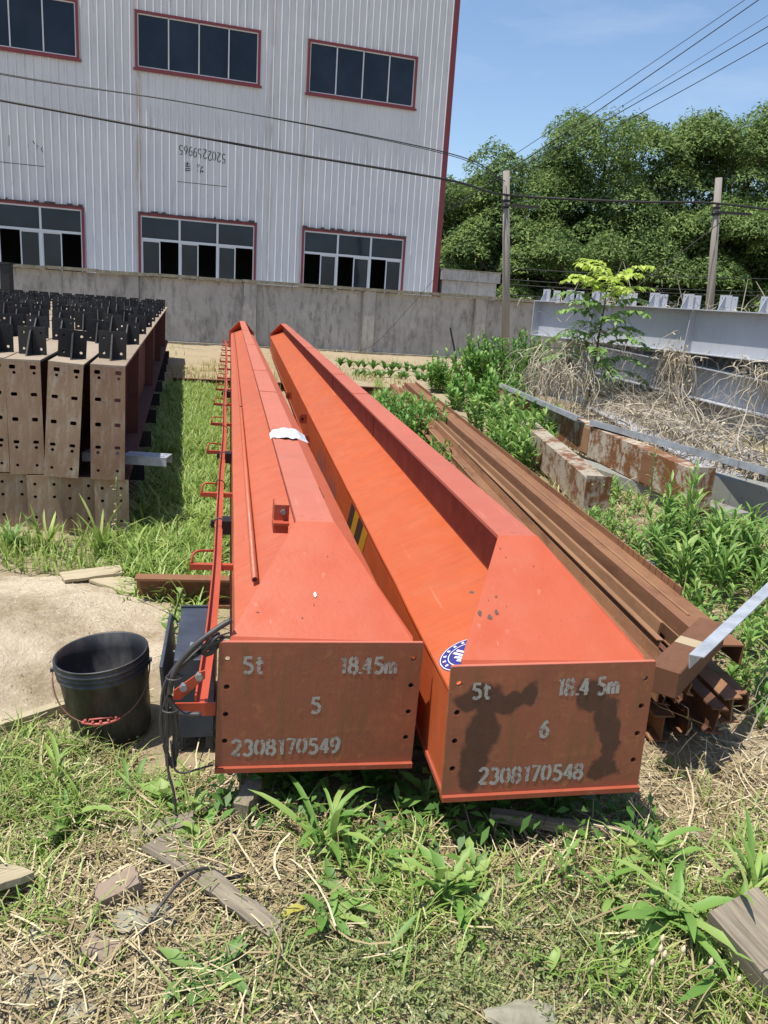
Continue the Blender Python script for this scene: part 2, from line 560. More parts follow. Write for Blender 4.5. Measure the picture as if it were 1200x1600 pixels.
M_SOIL = Mat('soil', 0.95, 0, 0.15)
_n1 = M_SOIL.noise(1.1, 8, 0.65)
_n2 = M_SOIL.noise(16, 8, 0.72)
_n3 = M_SOIL.noise(70, 5, 0.7)
_v = M_SOIL.mix(M_SOIL.ramp(_n1, 0.35, 0.65), '#a3947a', '#b0a184')
_v = M_SOIL.mix(M_SOIL.ramp(_n2, 0.4, 0.7, 0, 0.6), _v, '#7d6d54')
_v = M_SOIL.mix(M_SOIL.ramp(_n3, 0.55, 0.8, 0, 0.6), _v, '#bdb093')
M_SOIL.color(_v).bump(M_SOIL.math('ADD', _n2, M_SOIL.math('MULTIPLY', _n3, 0.5)), 0.03, 0.8)

M_SAND = Mat('pale_sand', 0.95, 0, 0.15)
_n1 = M_SAND.noise(2.6, 7, 0.65)
_n2 = M_SAND.noise(40, 8, 0.75)
_v = M_SAND.mix(M_SAND.ramp(_n1, 0.42, 0.62), '#d8c8ac', '#a89678')
_v = M_SAND.mix(M_SAND.ramp(_n2, 0.5, 0.72, 0, 0.5), _v, '#eae1cf')
M_SAND.color(_v).bump(M_SAND.math('ADD', _n2, M_SAND.noise(9, 6, 0.7)), 0.03, 0.9)

M_CONC = Mat('weathered_cement_render', 0.9, 0, 0.2)
_n1 = M_CONC.noise(0.9, 8, 0.7)
_n2 = M_CONC.noise(3.0, 8, 0.7, stretch=(3, 3, 0.7))
_n3 = M_CONC.noise(9, 8, 0.75)
_v = M_CONC.mix(M_CONC.ramp(_n1, 0.35, 0.68), '#b8b2ab', '#9a958f')
_v = M_CONC.mix(M_CONC.ramp(_n2, 0.5, 0.72, 0, 0.75), _v, '#625e5b')
_v = M_CONC.mix(M_CONC.ramp(_n3, 0.58, 0.75, 0, 0.55), _v, '#b5b2aa')
_v = M_CONC.mix(M_CONC.ramp(M_CONC.noise(2.2, 9, 0.75, stretch=(1, 1, 0.45)), 0.52, 0.64, 0, 0.5), _v, '#5a5754')
M_CONC.color(_v).bump(M_CONC.math('ADD', _n3, _n2), 0.02, 0.4)
M_COPING = Mat('lichen_coping', 0.95, 0, 0.2)
M_COPING.color(M_COPING.mix(M_COPING.ramp(M_COPING.noise(7, 8, 0.7), 0.35, 0.7), '#9a9484', '#6a6350')).bump(M_COPING.noise(20, 6), 0.01, 0.5)
M_POLE = Mat('concrete_pole', 0.85)
M_POLE.color(M_POLE.mix(M_POLE.noise(5, 6, stretch=(1, 1, 0.3)), '#979087', '#7b756d'))
M_WIRE = Mat('black_cable', 0.6).color('#17181b')
M_STONE = Mat('grey_stone', 0.9)
M_STONE.color(M_STONE.mix(M_STONE.ramp(M_STONE.noise(9, 8, 0.7), 0.35, 0.7), '#97937f', '#6f6a58')).bump(M_STONE.noise(35, 7), 0.006, 0.7)
M_BRICK = Mat('old_brick', 0.9)
M_BRICK.color(M_BRICK.mix(M_BRICK.ramp(M_BRICK.noise(14, 7, 0.7), 0.4, 0.7), '#8f7c6b', '#857a69')).bump(M_BRICK.noise(60, 6), 0.003, 0.6)
M_WOOD = Mat('weathered_wood', 0.9)
M_WOOD.color(M_WOOD.mix(M_WOOD.ramp(M_WOOD.noise(5, 7, 0.65, stretch=(1.2, 18, 18)), 0.35, 0.7), '#938875', '#5f5648')).bump(M_WOOD.noise(6, 7, stretch=(1.2, 22, 22)), 0.004, 0.7)
M_PLY = Mat('pale_timber', 0.85)
M_PLY.color(M_PLY.mix(M_PLY.ramp(M_PLY.noise(5, 7, 0.65, stretch=(1.2, 14, 14)), 0.35, 0.7), '#b7aa8c', '#968a6e'))

# ------------------------------------------------------------------ ground
def axis_lines(lo, hi, step, ext, far):
    a = list(np.arange(lo, hi, step))
    s, x = step, a[-1]
    while x < far:
        s = min(s * ext, 60); x += s; a.append(x)
    s, x = step, a[0]
    while x > -far:
        s = min(s * ext, 60); x -= s; a.insert(0, x)
    return np.array(a)
gx = axis_lines(-2.6, 3.2, 0.045, 1.09, 900)
gy = axis_lines(1.0, 5.0, 0.045, 1.05, 900)
X, Y = np.meshgrid(gx, gy)
Z = gh(X, Y)
nx, ny = len(gx), len(gy)
I = np.arange(nx * ny).reshape(ny, nx)
F = np.stack([I[:-1, :-1].ravel(), I[:-1, 1:].ravel(), I[1:, 1:].ravel(), I[1:, :-1].ravel()], 1)
tag(big('ground', np.stack([X.ravel(), Y.ravel(), Z.ravel()], 1), F, M_SOIL, smooth=True), kind='structure')

# unseen pale paving behind the wall, added to bounce light onto the facade
M_BOUNCE = Mat('pale_bounce_concrete', 0.9)
M_BOUNCE.color(M_BOUNCE.mix(M_BOUNCE.noise(1.5, 7), '#b9b5ac', '#a19d94'))
_ym = MB(); _yt = Matrix.Translation((-1, 23, 0)) @ Matrix.Rotation(rad(11), 4, 'Z')
_ym.quad(*[_yt @ Vector(p) for p in ((-30, .5, .09), (14, .5, .09), (14, 26, .09), (-30, 26, .09))])
tag(_ym.build('bounce_paving', M_BOUNCE), kind='structure')
# ------------------------------------------------------------------ boundary wall
wall = empty('boundary_wall', (-1, 23, 0), (0, 0, rad(11)), 'long grey cement boundary wall with pilasters in front of the factory', 'wall')
mb = MB()
px = [-17.9, -14.7, -11.2, -9.4 + 0.0, -6.1, -3.05, 0.2, 3.4, 6.6]
px = [-16.0, -12.8, -9.45, -6.1, -3.05, 0.2, 3.4, 6.6]
for i in range(len(px) - 1):
    m2 = MB()
    m2.box(px[i] + 0.18, px[i + 1] - 0.18, 0.02, 0.22, -0.3, 1.68)
    m2.build('wall_panel', M_CONC, wall)
for p in px:
    m2 = MB()
    m2.box(p - 0.17, p + 0.17, -0.07, 0.3, -0.3, 1.69)
    m2.build('pilaster', M_CONC, wall)
rng = random.Random(4)
x = -16.2
while x < 6.8:
    l = rng.uniform(0.9, 1.4)
    dz = rng.uniform(-0.012, 0.012)
    m2 = MB()
    m2.box(x, min(x + l, 6.9) - 0.012, -0.12 + rng.uniform(-.01, .01), 0.34, 1.695 + dz, 1.775 + dz)
    m2.build('coping_slab', M_COPING, wall)
    x += l
m2 = MB()
m2.box(-16, 6.8, -0.16, 0.02, -0.1, 0.05)
m2.build('footing', M_COPING, wall)
# white-washed joints beside two pilasters
for p in (0.02, 3.23):
    m2 = MB()
    m2.box(p - 0.022, p + 0.005, -0.078, -0.02, 0.0, 1.66)
    m2.build('mortar_strip', M_COPING, wall)

# ------------------------------------------------------------------ factory
FAC = Matrix.Translation((-2, 28, 0)) @ Matrix.Rotation(rad(19), 4, 'Z')
fac = empty('factory_building', (-2, 28, 0), (0, 0, rad(19)), 'tall pale grey corrugated steel factory with red trimmed windows', 'building')
M_SHEET = Mat('pale_grey_corrugated_sheet', 0.5)
_n1 = M_SHEET.noise(0.6, 6, 0.6)
_v = M_SHEET.mix(M_SHEET.ramp(_n1, 0.3, 0.7), '#d3d3d4', '#c5c6c9')
_st = M_SHEET.noise(5, 7, 0.7, stretch=(1.6, 1.6, 0.12))
_v = M_SHEET.mix(M_SHEET.ramp(_st, 0.54, 0.72, 0, 0.5), _v, '#85858a')
_st2 = M_SHEET.noise(9, 8, 0.75, stretch=(1.8, 1.8, 0.06))
_v = M_SHEET.mix(M_SHEET.ramp(_st2, 0.60, 0.70, 0, 0.65), _v, '#6d665f')
_sx = M_SHEET.n('ShaderNodeSeparateXYZ')
M_SHEET.l(M_SHEET.co(), _sx.inputs[0])
def _streak(u, wd):
    d = M_SHEET.math('ABSOLUTE', M_SHEET.math('SUBTRACT', _sx.outputs['X'], u))
    g = M_SHEET.ramp(d, wd, 0.0)
    return M_SHEET.math('MULTIPLY', g, M_SHEET.ramp(M_SHEET.noise(3, 7, 0.7, stretch=(3, 3, 0.3)), 0.38, 0.62))
for u0, wd, am in ((-6.38, 0.14, 0.75), (-2.45, 0.12, 0.4), (-1.36, 0.12, 0.4)):
    f_ = M_SHEET.math('MULTIPLY', _streak(u0, wd), am)
    _v = M_SHEET.mix(f_, _v, '#8b6c3e')
M_SHEET.color(_v)
M_RED = Mat('faded_red_trim', 0.55)
M_RED.color(M_RED.mix(M_RED.ramp(M_RED.noise(6, 7, 0.7), 0.4, 0.7), '#7d2c33', '#6a3a3a'))
M_RUSTEDGE = Mat('rusted_flashing', 0.8).color('#4a3430')
M_FRAME = Mat('white_window_frame', 0.45).color('#c9cbcf')
M_ROOF = Mat('grey_roof_sheet', 0.6).color('#8f959c')
M_INT = Mat('dim_interior', 0.9).color('#3c3c3e')
M_GLASS = Mat('dark_window_glass', 0.06, 0.0, 0.32)
M_GLASS.color(M_GLASS.mix(M_GLASS.ramp(M_GLASS.noise(0.7, 5), 0.35, 0.7), '#1a202b', '#2b3340'))
M_GLASS.b.inputs['IOR'].default_value = 1.5
M_GLASS.bump(M_GLASS.noise(0.8, 3), 0.02, 0.25)

WT = 14.0
wins = []
for k, (a, b) in enumerate(((-16.6, -13.0), (-11.58, -7.98), (-6.46, -2.82), (-1.37, 2.22))):
    wins.append((a, b, 7.50, 9.05, 'u', k))
    wins.append((a + 0.03, b + 0.01, 1.0, 3.56, 'l', k))
pitch = 0.22
def ribz(u):
    t = (u / pitch) % 1.0
    return t
# profile break points: flat - rise - crest - fall
us = []
u = -18.0
while u < 3.36:
    us += [(u, 0.0), (u + 0.148, 0.0), (u + 0.186, -0.038), (u + 0.202, -0.038)]
    u += pitch
edges_u = sorted(set([w_[0] for w_ in wins] + [w_[1] for w_ in wins]))
def prof_y(uu):
    for i in range(len(us) - 1):
        if us[i][0] <= uu <= us[i + 1][0]:
            t = (uu - us[i][0]) / (us[i + 1][0] - us[i][0] + 1e-9)
            return us[i][1] * (1 - t) + us[i + 1][1] * t
    return 0.0
pts = sorted(us + [(e, prof_y(e)) for e in edges_u])
pts = [p for p in pts if p[0] <= 3.37]
sheets = {}
for i in range(len(pts) - 1):
    a, b = pts[i], pts[i + 1]
    if b[0] - a[0] < 1e-6:
        continue
    mid = (a[0] + b[0]) / 2
    spans = [(0.0, WT)]
    for (w0, w1, z0, z1, _, _k) in wins:
        if w0 < mid < w1:
            ns = []
            for s0, s1 in spans:
                if s0 < z0: ns.append((s0, min(z0, s1)))
                if s1 > z1: ns.append((max(z1, s0), s1))
            spans = ns
    col_ = int(math.floor((mid + 18.0) / (pitch * 4)))
    for s0, s1 in spans:
        mbs = sheets.setdefault((col_, round(s0, 2), round(s1, 2)), MB())
        mbs.quad((a[0], a[1], s0), (b[0], b[1], s0), (b[0], b[1], s1), (a[0], a[1], s1))
for k in sorted(sheets):
    sheets[k].build('wall_sheet', M_SHEET, fac)
m2 = MB()
m2.box(3.33, 3.5, -0.07, 0.4, 0, WT + 0.1)
m2.build('corner_trim', M_RED, fac)
m2 = MB()
m2.box(-18, 3.48, 11.8, 12.0, 0, WT)
m2.build('rear_wall', M_SHEET, fac)
m2 = MB()
m2.box(3.3, 3.48, 0.42, 11.8, 0, WT)
m2.build('side_wall', M_SHEET, fac)
m2 = MB()
m2.box(-18.2, -18.0, 0, 12, 0, WT)
m2.build('side_wall', M_SHEET, fac)
m2 = MB()
m2.box(-18.3, 3.6, -0.05, 12.2, WT, WT + 0.15)
m2.build('roof', M_ROOF, fac)
m2 = MB()
m2.box(-18, 3.3, 0.2, 11.8, 5.2, 5.4)
m2.build('upper_floor', M_INT, fac)
m2 = MB()
m2.box(-18, 3.3, 5.0, 5.2, 0, WT)
m2.build('inner_partition', M_INT, fac)
rng = random.Random(11)
for (w0, w1, z0, z1, kd, k) in wins:
    fr = MB()
    e = 0.075
    # red surround
    fr.box(w0, w0 + e, -0.05, 0.06, z0, z1).box(w1 - e, w1, -0.05, 0.06, z0, z1)
    fr.box(w0 + e, w1 - e, -0.05, 0.06, z0, z0 + e).box(w0 + e, w1 - e, -0.045, 0.06, z1 - e, z1)
    win = fr.build('window', M_RED, fac)
    a, b, c, d = w0 + e, w1 - e, z0 + e, z1 - e
    m2 = MB()
    m2.box(w0 - 0.05, w1 + 0.05, -0.075, -0.052, z0 - 0.035, z0 + 0.035)
    m2.build('sill', M_RED, win)
    if kd == 'u':
        n = 4
        for q in range(1, n):
            x = a + (b - a) * q / n
            m2 = MB(); m2.box(x - 0.018, x + 0.018, -0.012, 0.05, c, d)
            m2.build('mullion', M_FRAME, win)
        m2 = MB()
        m2.box(a, b, -0.012, 0.05, c, c + 0.03).box(a, b, -0.012, 0.05, d - 0.03, d).box(a, a + 0.03, -0.012, 0.05, c + .03, d - .03).box(b - 0.03, b, -0.012, 0.05, c + .03, d - .03)
        m2.build('frame', M_FRAME, win)
        for q in range(n):
            x0 = a + (b - a) * q / n; x1 = a + (b - a) * (q + 1) / n
            t = rng.uniform(-0.012, 0.012)
            m2 = MB()
            m2.add([(x0, 0.02 - t, c), (x1, 0.02 + t, c), (x1, 0.02 + t, d), (x0, 0.02 - t, d)], [(0, 1, 2, 3)])
            m2.build('pane', M_GLASS, win)
    else:
        tr = 2.81
        m2 = MB()
        m2.box(a, b, -0.02, 0.05, tr - 0.035, tr + 0.035).box(a, b, -0.02, 0.05, c, c + 0.05).box(a, b, -0.02, 0.05, d - 0.04, d)
        for q in range(4):
            x = a + (b - a) * q / 3
            m2.box(max(a, x - 0.03), min(b, x + 0.03), -0.022, 0.052, c + 0.051, tr - 0.036)
            m2.box(max(a, x - 0.03), min(b, x + 0.03), -0.022, 0.052, tr + 0.036, d - 0.041)
        m2.build('frame', M_FRAME, win)
        for q in range(3):
            x0 = a + (b - a) * q / 3 + 0.03; x1 = a + (b - a) * (q + 1) / 3 - 0.03
            m2 = MB(); t = rng.uniform(-0.01, 0.01)
            m2.quad((x0, 0.02 - t, tr + 0.036), (x1, 0.02 + t, tr + 0.036), (x1, 0.02 + t, d - 0.04), (x0, 0.02 - t, d - 0.04))
            m2.build('pane', M_GLASS, win)
            # one sliding sash per bay stands over the other: half of the bay is open
            left = (k == 2 and q in (0, 1, 2)) or (k == 1 and q == 1)
            if k == 1: left = rng.random() < 0.4
            if k == 3: left = False
            sx0, sx1 = (x0, (x0 + x1) / 2) if left else ((x0 + x1) / 2, x1)
            m2 = MB(); f = 0.035
            m2.box(sx0, sx0 + f, 0.0, 0.035, c + .05, tr - .036).box(sx1 - f, sx1, 0.0, 0.035, c + .05, tr - .036)
            m2.box(sx0 + f, sx1 - f, 0.0, 0.035, c + .05, c + .05 + f).box(sx0 + f, sx1 - f, 0.0, 0.035, tr - .036 - f, tr - .036)
            m2.build('sash', M_FRAME, win)
            m2 = MB()
            m2.quad((sx0 + f, 0.018, c + .05 + f), (sx1 - f, 0.018, c + .05 + f), (sx1 - f, 0.018, tr - .036 - f), (sx0 + f, 0.018, tr - .036 - f))
            m2.build('pane', M_GLASS, win)
        # rusted ragged drip edge over the opening
        m2 = MB()
        x = w0
        while x < w1 - 0.05:
            l = rng.uniform(0.05, 0.16)
            m2.box(x, min(x + l, w1), -0.07, -0.053, z1 - rng.uniform(0.0, 0.035), z1 + rng.choice((0.02, 0.03, 0.03, 0.07)))
            x += l
        m2.build('drip_edge', M_RUSTEDGE, win)

# ------------------------------------------------------------------ stroke lettering
def arc(cx, cy, rx, ry, a0, a1, n=8):
    return [(cx + rx * math.cos(rad(a0 + (a1 - a0) * i / n)), cy + ry * math.sin(rad(a0 + (a1 - a0) * i / n))) for i in range(n + 1)]
GL = {
 '0': [arc(.3, .5, .24, .43, 108, 252, 10), arc(.3, .5, .24, .43, -72, 72, 10)],
 '1': [[(.12, .80), (.30, .94), (.30, .04)]],
 '2': [arc(.3, .68, .23, .25, 165, -30, 9) + [(.08, .07)], [(.14, .07), (.54, .07)]],
 '3': [arc(.28, .71, .22, .22, 150, -70, 8), arc(.28, .29, .25, .24, 70, -150, 8)],
 '4': [[(.40, .04), (.40, .94)], [(.36, .90), (.05, .30), (.32, .30)], [(.46, .30), (.58, .30)]],
 '5': [[(.52, .92), (.14, .92), (.12, .55)], arc(.28, .33, .25, .26, 115, -140, 10)],
 '6': [arc(.3, .30, .23, .25, 95, -250, 12), [(.48, .90), (.30, .80), (.12, .55), (.08, .32)]],
 '7': [[(.06, .92), (.54, .92), (.26, .04)]],
 '8': [arc(.3, .71, .2, .21, 100, 440, 12), arc(.3, .28, .24, .23, 80, 250, 7), arc(.3, .28, .24, .23, -90, 70, 7)],
 '9': [arc(.3, .68, .23, .25, -90, 250, 12), [(.52, .66), (.47, .35), (.32, .14), (.12, .08)]],
 't': [[(.22, .95), (.22, .2), (.30, .06), (.46, .07)], [(.04, .66), (.18, .66)], [(.27, .66), (.46, .66)]],
 'm': [[(.06, .04), (.06, .66)], [(.08, .5), (.2, .64), (.34, .58), (.36, .04)], [(.38, .5), (.5, .64), (.64, .58), (.66, .04)]],
 '.': [[(.10, .02), (.10, .13)]],
}
ADV = {'m': .84, '.': .26, '1': .50, 't': .58}
def strokes_mesh(mb, lines, wd, tf):
    """flat ribbons along polylines; tf maps (x, y, lift) to 3D"""
    k = 0
    for ln in lines:
        P = [Vector((p[0], p[1])) for p in ln]
        L, R = [], []
        for i, p in enumerate(P):
            d = P[min(i + 1, len(P) - 1)] - P[max(i - 1, 0)]
            d = d.normalized() if d.length > 1e-9 else Vector((1, 0))
            nrm = Vector((-d.y, d.x)) * wd / 2
            L.append(p + nrm); R.append(p - nrm)
        lift = 0.00015 * k
        k = (k + 1) % 6
        vs = [tf(p.x, p.y, lift) for p in L] + [tf(p.x, p.y, lift) for p in R]
        n = len(P)
        mb.add(vs, [(i, i + 1, n + i + 1, n + i) for i in range(n - 1)])
def text_strokes(txt, x, y, h, wfac=0.9, gap=1.0, jit=0.0, seed=1):
    r = random.Random(seed)
    out_ = []
    for ch in txt:
        if ch == ' ':
            x += 0.35 * h * gap; continue
        dx, dy = r.uniform(-jit, jit) * h, r.uniform(-jit, jit) * h
        for ln in GL[ch]:
            out_.append([(x + dx + p[0] * h * wfac, y + dy + p[1] * h) for p in ln])
        x += ADV.get(ch, .68) * h * wfac * gap
    return out_, x

# phone number and two characters painted upside down on a patch sheet of the factory
def facade_tf(x, y, lift):
    return (x, prof_y(x) - 0.004 - lift, y)
def seam(x0, x1, z):
    mb = MB()
    q = [p for p in pts if x0 <= p[0] <= x1]
    for a, b in zip(q[:-1], q[1:]):
        mb.quad((a[0], a[1] - .003, z), (b[0], b[1] - .003, z), (b[0], b[1] - .003, z + .018), (a[0], a[1] - .003, z + .018))
    return mb.build('rust_line', M_RUSTEDGE, fac)
seam(-5.31, -3.75, 4.55)
seam(-10.4, -9.0, 4.57)
lines, xe = text_strokes('5202259965', 0, 0, 0.30, 0.72, 1.04, 0.04, 3)
w_ = xe
lines = [[(-3.82 - p[0] * (1.42 / w_), 5.42 + 0.12 * p[0] / w_ - p[1]) for p in ln] for ln in lines]
lines = [[(p[0], p[1] + 0.09) for p in ln] for ln in lines]
mb = MB()
strokes_mesh(mb, lines, 0.024, facade_tf)
def ch(ox, oy, ls):
    return [[(ox + a * 0.21, oy + b * 0.27) for a, b in l] for l in ls]
c1 = ch(-5.06, 4.88, [[(.1, .05), (.8, .1), (.85, .3), (.15, .25), (.1, .05)], [(.0, .55), (.6, .5), (.85, .6)], [(.1, .75), (.75, .8)], [(.45, 1.0), (.4, .5)]])
c2 = ch(-4.68, 4.86, [[(.0, .2), (.9, .3)], [(.45, .0), (.5, .4)], [(.1, .45), (.9, .15)], [(.05, .95), (.15, .6), (.35, .75), (.3, .95)], [(.6, .6), (.9, .8)], [(.55, .45), (.7, .75)]])
strokes_mesh(mb, c1 + c2, 0.024, facade_tf)
tag(mb.build('painted_number', M_CHAR, fac), 'black hand-painted phone number standing upside down on the sheet')
mb = MB()
strokes_mesh(mb, [[(-9.93, 5.02), (-9.92, 5.32)], [(-9.48, 5.03), (-9.44, 5.05), (-9.43, 5.12)], [(-9.30, 5.24), (-9.25, 5.16), (-9.16, 5.10)], [(-9.27, 5.05), (-9.18, 5.06)], [(-9.05, 5.10), (-9.09, 5.04), (-9.04, 4.96)]], 0.02, facade_tf)
tag(mb.build('painted_marks', M_CHAR, fac), 'remains of black painted marks at the left')

# ------------------------------------------------------------------ small shed behind the wall
sh = empty('concrete_shed', (2.45, 29.4, 0), (0, 0, rad(14)), 'low grey concrete shed with flat roof beside the red factory corner', 'shed')
m2 = MB(); m2.box(-1.0, 1.0, 0, 2.0, 0, 2.28); m2.build('wall', M_CONC, sh)
m2 = MB(); m2.box(-1.08, 1.08, -0.12, 2.1, 2.29, 2.62); m2.build('roof', M_CONC, sh)
m2 = MB(); m2.box(-1.1, 1.1, -0.14, 2.12, 2.622, 2.66); m2.build('roof_edge', M_COPING, sh)

# ------------------------------------------------------------------ utility poles
def pole(x, y, top, lean, label):
    o = empty('utility_pole', (x, y, 0), (0, 0, 0), label, 'pole')
    m2 = MB(); m2.tube([(0, 0, -0.3), (lean[0] * .5, lean[1], top * .5), (lean[0], lean[1], top)], [0.115, 0.10, 0.085], 14)
    m2.build('shaft', M_POLE, o, True)
    for z in (top - 0.75, top - 0.9):
        m2 = MB(); m2.tube([(lean[0] * .86, 0, z), (lean[0] * .86, 0, z + 0.06)], 0.105, 14)
        m2.build('clamp_band', M_CLEAT, o)
    m2 = MB(); m2.box(-0.04 + lean[0] * .86, 0.42, -0.18, -0.11, top - 0.86, top - 0.80); m2.build('wire_arm', M_CLEAT, o)
    return o
pole(3.02, 22.1, 4.86, (-0.5, 0), 'weathered concrete pole in front of the wall, left of the sapling')
pole(8.35, 22.0, 5.02, (-0.48, 0), 'weathered concrete pole rising behind the grey beams at the right')

def wire(name, pts, r, label, n=5):
    m2 = MB(); m2.tube(catmull(pts, 8), r, n, False)
    return tag(m2.build(name, M_WIRE, None, True), label, 'cable')
def sag(a, b, s, n=6):
    a, b = Vector(a), Vector(b)
    return [a.lerp(b, i / n) - Vector((0, 0, s * 4 * (i / n) * (1 - i / n))) for i in range(n + 1)]
wire('overhead_cable', [(-14, 21.5, 6.0), (-8.9, 19.9, 5.25), (-3.4, 19.9, 4.66), (0.9, 20.6, 4.36), (2.55, 22.0, 4.28), (5.8, 22.0, 4.32), (7.9, 21.9, 4.40), (11, 21.8, 4.2)], 0.028, 'thick black cable crossing the factory front to both poles')
wire('overhead_cable', [(-14, 20.5, 6.5), (-8.87, 19.6, 5.74), (-4.73, 19.6, 5.42), (0.86, 20.4, 4.92), (2.5, 22.0, 4.6)], 0.013, 'thin black cable above the thick one across the factory front')
wire('overhead_cable', [(-14, 20.6, 6.56), (-8.87, 19.7, 5.78), (-4.73, 19.7, 5.44), (0.86, 20.5, 4.90), (2.52, 22.1, 4.56)], 0.009, 'second thin cable hanging close under the first thin cable')
lbl = ['leftmost of five power lines in the sky at upper right', 'second from left, thicker power line in the sky at upper right', 'middle faint power line in the sky at upper right', 'fourth from left power line in the sky at upper right', 'lowest rightmost power line in the sky at upper right']
for i, (a, b, r) in enumerate((((10.35, 30, 11.7), (4.55, 34, 7.9), .012), ((10.81, 30, 11.73), (5.61, 34, 8.2), .018), ((11.44, 30, 11.49), (7.05, 34, 8.9), .009), ((11.5, 30, 11.17), (7.37, 34, 8.95), .016), ((11.59, 30, 10.69), (7.93, 34, 8.85), .015))):
    a, b = Vector(a), Vector(b)
    d = (a - b)
    wire('power_line', sag(b - d * 2.2, a + d * 0.7, 0.35), r, lbl[i])
for i, (z0, z1, yy, lb) in enumerate(((2.95, 3.55, 33, 'upper of the cables strung in front of the dark trees'), (2.55, 3.05, 33.3, 'middle cable strung in front of the dark trees'), (2.35, 2.95, 33.5, 'lower cable strung in front of the dark trees'), (1.95, 2.55, 33.8, 'lowest cable strung in front of the dark trees'))):
    wire('overhead_cable', sag((1.5, yy + 1, z0 + .1), (20, yy - 3, z1), 0.25), 0.016, lb)
wire('stay_wire', [(8.1, 21.9, 4.0), (5.0, 21.0, 1.4)], 0.012, 'slanting stay wire from the right pole towards the grey beams')
wire('stay_wire', [(2.5, 22.1, 4.2), (-0.2, 22.6, 0.7), (-1.0, 22.7, 0.05)], 0.005, 'slanting stay wire from the left pole down to the wall foot')

# ------------------------------------------------------------------ trees behind
def leaf_cloud(rs, C, N, size, spread_up=0.6):
    """small kite-shaped leaf faces at centres C with rough normals N"""
    n = len(C)
    N = N + rs.normal(0, 0.45, (n, 3))
    N /= np.linalg.norm(N, axis=1)[:, None] + 1e-9
    A = np.cross(N, rs.normal(0, 1, (n, 3)))
    A /= np.linalg.norm(A, axis=1)[:, None] + 1e-9
    B = np.cross(N, A)
    L = size * rs.uniform(0.7, 1.35, n)[:, None]
    W = L * rs.uniform(0.3, 0.5, n)[:, None]
    sagv = np.zeros((n, 3)); sagv[:, 2] = -L[:, 0] * 0.22
    V = np.stack([C - A * L * .5, C - B * W * .5 + A * L * .05, C + A * L * .55 + sagv, C + B * W * .5 + A * L * .05], 1).reshape(-1, 3)
    F = np.arange(n * 4).reshape(n, 4)
    return V, F

def tree(x, y, h, r, seed, label, base=0.12, nclump=64, per=760, size=0.20):
    rs = np.random.RandomState(seed)
    o = empty('broadleaf_tree', (x, y, -0.1), (0, 0, 0), label, 'tree', 'trees behind the wall')
    # trunk and limbs
    m2 = MB()
    m2.tube([(0, 0, 0), (rs.uniform(-.2, .2), rs.uniform(-.2, .2), h * .35), (rs.uniform(-.4, .4), 0, h * .7)], [0.24, 0.17, 0.08], 8)
    C, N = [], []
    for k in range(nclump):
        # clump centres fill an egg-shaped crown, more of them towards its outside
        th = rs.uniform(0, 2 * math.pi)
        t = rs.uniform(base, 0.95)
        prof = math.sin(math.pi * min(1, (0.16 + 0.84 * t)) ** 0.9) ** 0.6 if t < 1 else 0
        prof = max(0.25, min(1.0, 1.55 * math.sqrt(max(0, 1 - ((t - 0.55) / 0.5) ** 2)) / 1.55)) if t > 0.55 else 0.72 + 0.28 * t / 0.55
        rr = r * prof * math.sqrt(rs.uniform(0.35, 1.0)) * rs.uniform(0.85, 1.12)
        c = np.array([rr * math.cos(th), rr * math.sin(th), t * h])
        cr = rs.uniform(0.7, 1.3) * r * 0.40
        m = int(per * (cr / (r * 0.40)) ** 1.5)
        # leaves: flattened dome, drooping at the rim
        a = rs.uniform(0, 2 * math.pi, m)
        q = np.sqrt(rs.uniform(0, 1, m))
        dz = (1 - q ** 2) * 0.42 - 0.40 * q + rs.normal(0, 0.10, m)
        P = np.stack([c[0] + cr * q * np.cos(a), c[1] + cr * q * np.sin(a), c[2] + cr * dz], 1)
        nn = np.stack([q * np.cos(a) * .8, q * np.sin(a) * .8, np.full(m, 1.0)], 1)
        C.append(P); N.append(nn)
        if k % 3 == 0:
            zz = max(0.3 * h * 0.3, c[2] * 0.6)
            m2.tube([(0, 0, zz), (c[0] * .5, c[1] * .5, (zz + c[2]) * .5 + .1), (c[0], c[1], c[2])], [0.08, 0.05, 0.02], 5)
    m2.build('trunk', M_BARK, o, True)
    V, F = leaf_cloud(rs, np.concatenate(C), np.concatenate(N), size)
    big('crown', V, F, M_TREE, o)
    return o
TR = [(3.2, 45.5, 7.9, 3.2, 'leftmost of the tall trees, beside the factory corner'),
      (6.4, 45.0, 9.9, 3.4, 'second tall tree from the factory corner'),
      (10.0, 44.0, 11.6, 3.6, 'tall tree with the highest round top between the two poles'),
      (13.6, 46.0, 11.6, 3.6, 'tall tree behind the right pole'),
      (16.6, 44.0, 11.9, 3.6, 'tall tree right of the right pole'),
      (20.0, 45.5, 12.4, 3.9, 'tall tree at the right edge of the picture'),
      (24.5, 46.0, 12.4, 3.9, 'tall tree just past the right edge, its left boughs in view'),
      (4.9, 42.0, 5.6, 2.8, 'low leafy tree in front of the two leftmost tall trees'),
      (8.3, 41.5, 6.4, 2.9, 'low leafy tree right of the left pole'),
      (12.0, 41.2, 6.6, 3.1, 'low leafy tree above the sapling, left of the right pole'),
      (15.2, 41.5, 7.2, 3.0, 'low leafy tree directly right of the right pole'),
      (18.6, 41.0, 7.0, 3.1, 'low leafy tree at the lower right of the wood'),
      (1.4, 48.0, 6.6, 2.8, 'small tree half hidden behind the factory corner')]
for i, (x, y, h, r, lb) in enumerate(TR):
    tree(x, y, h, r, 50 + i, lb, base=0.10 if h < 8 else 0.16, nclump=58 if h > 8 else 38)
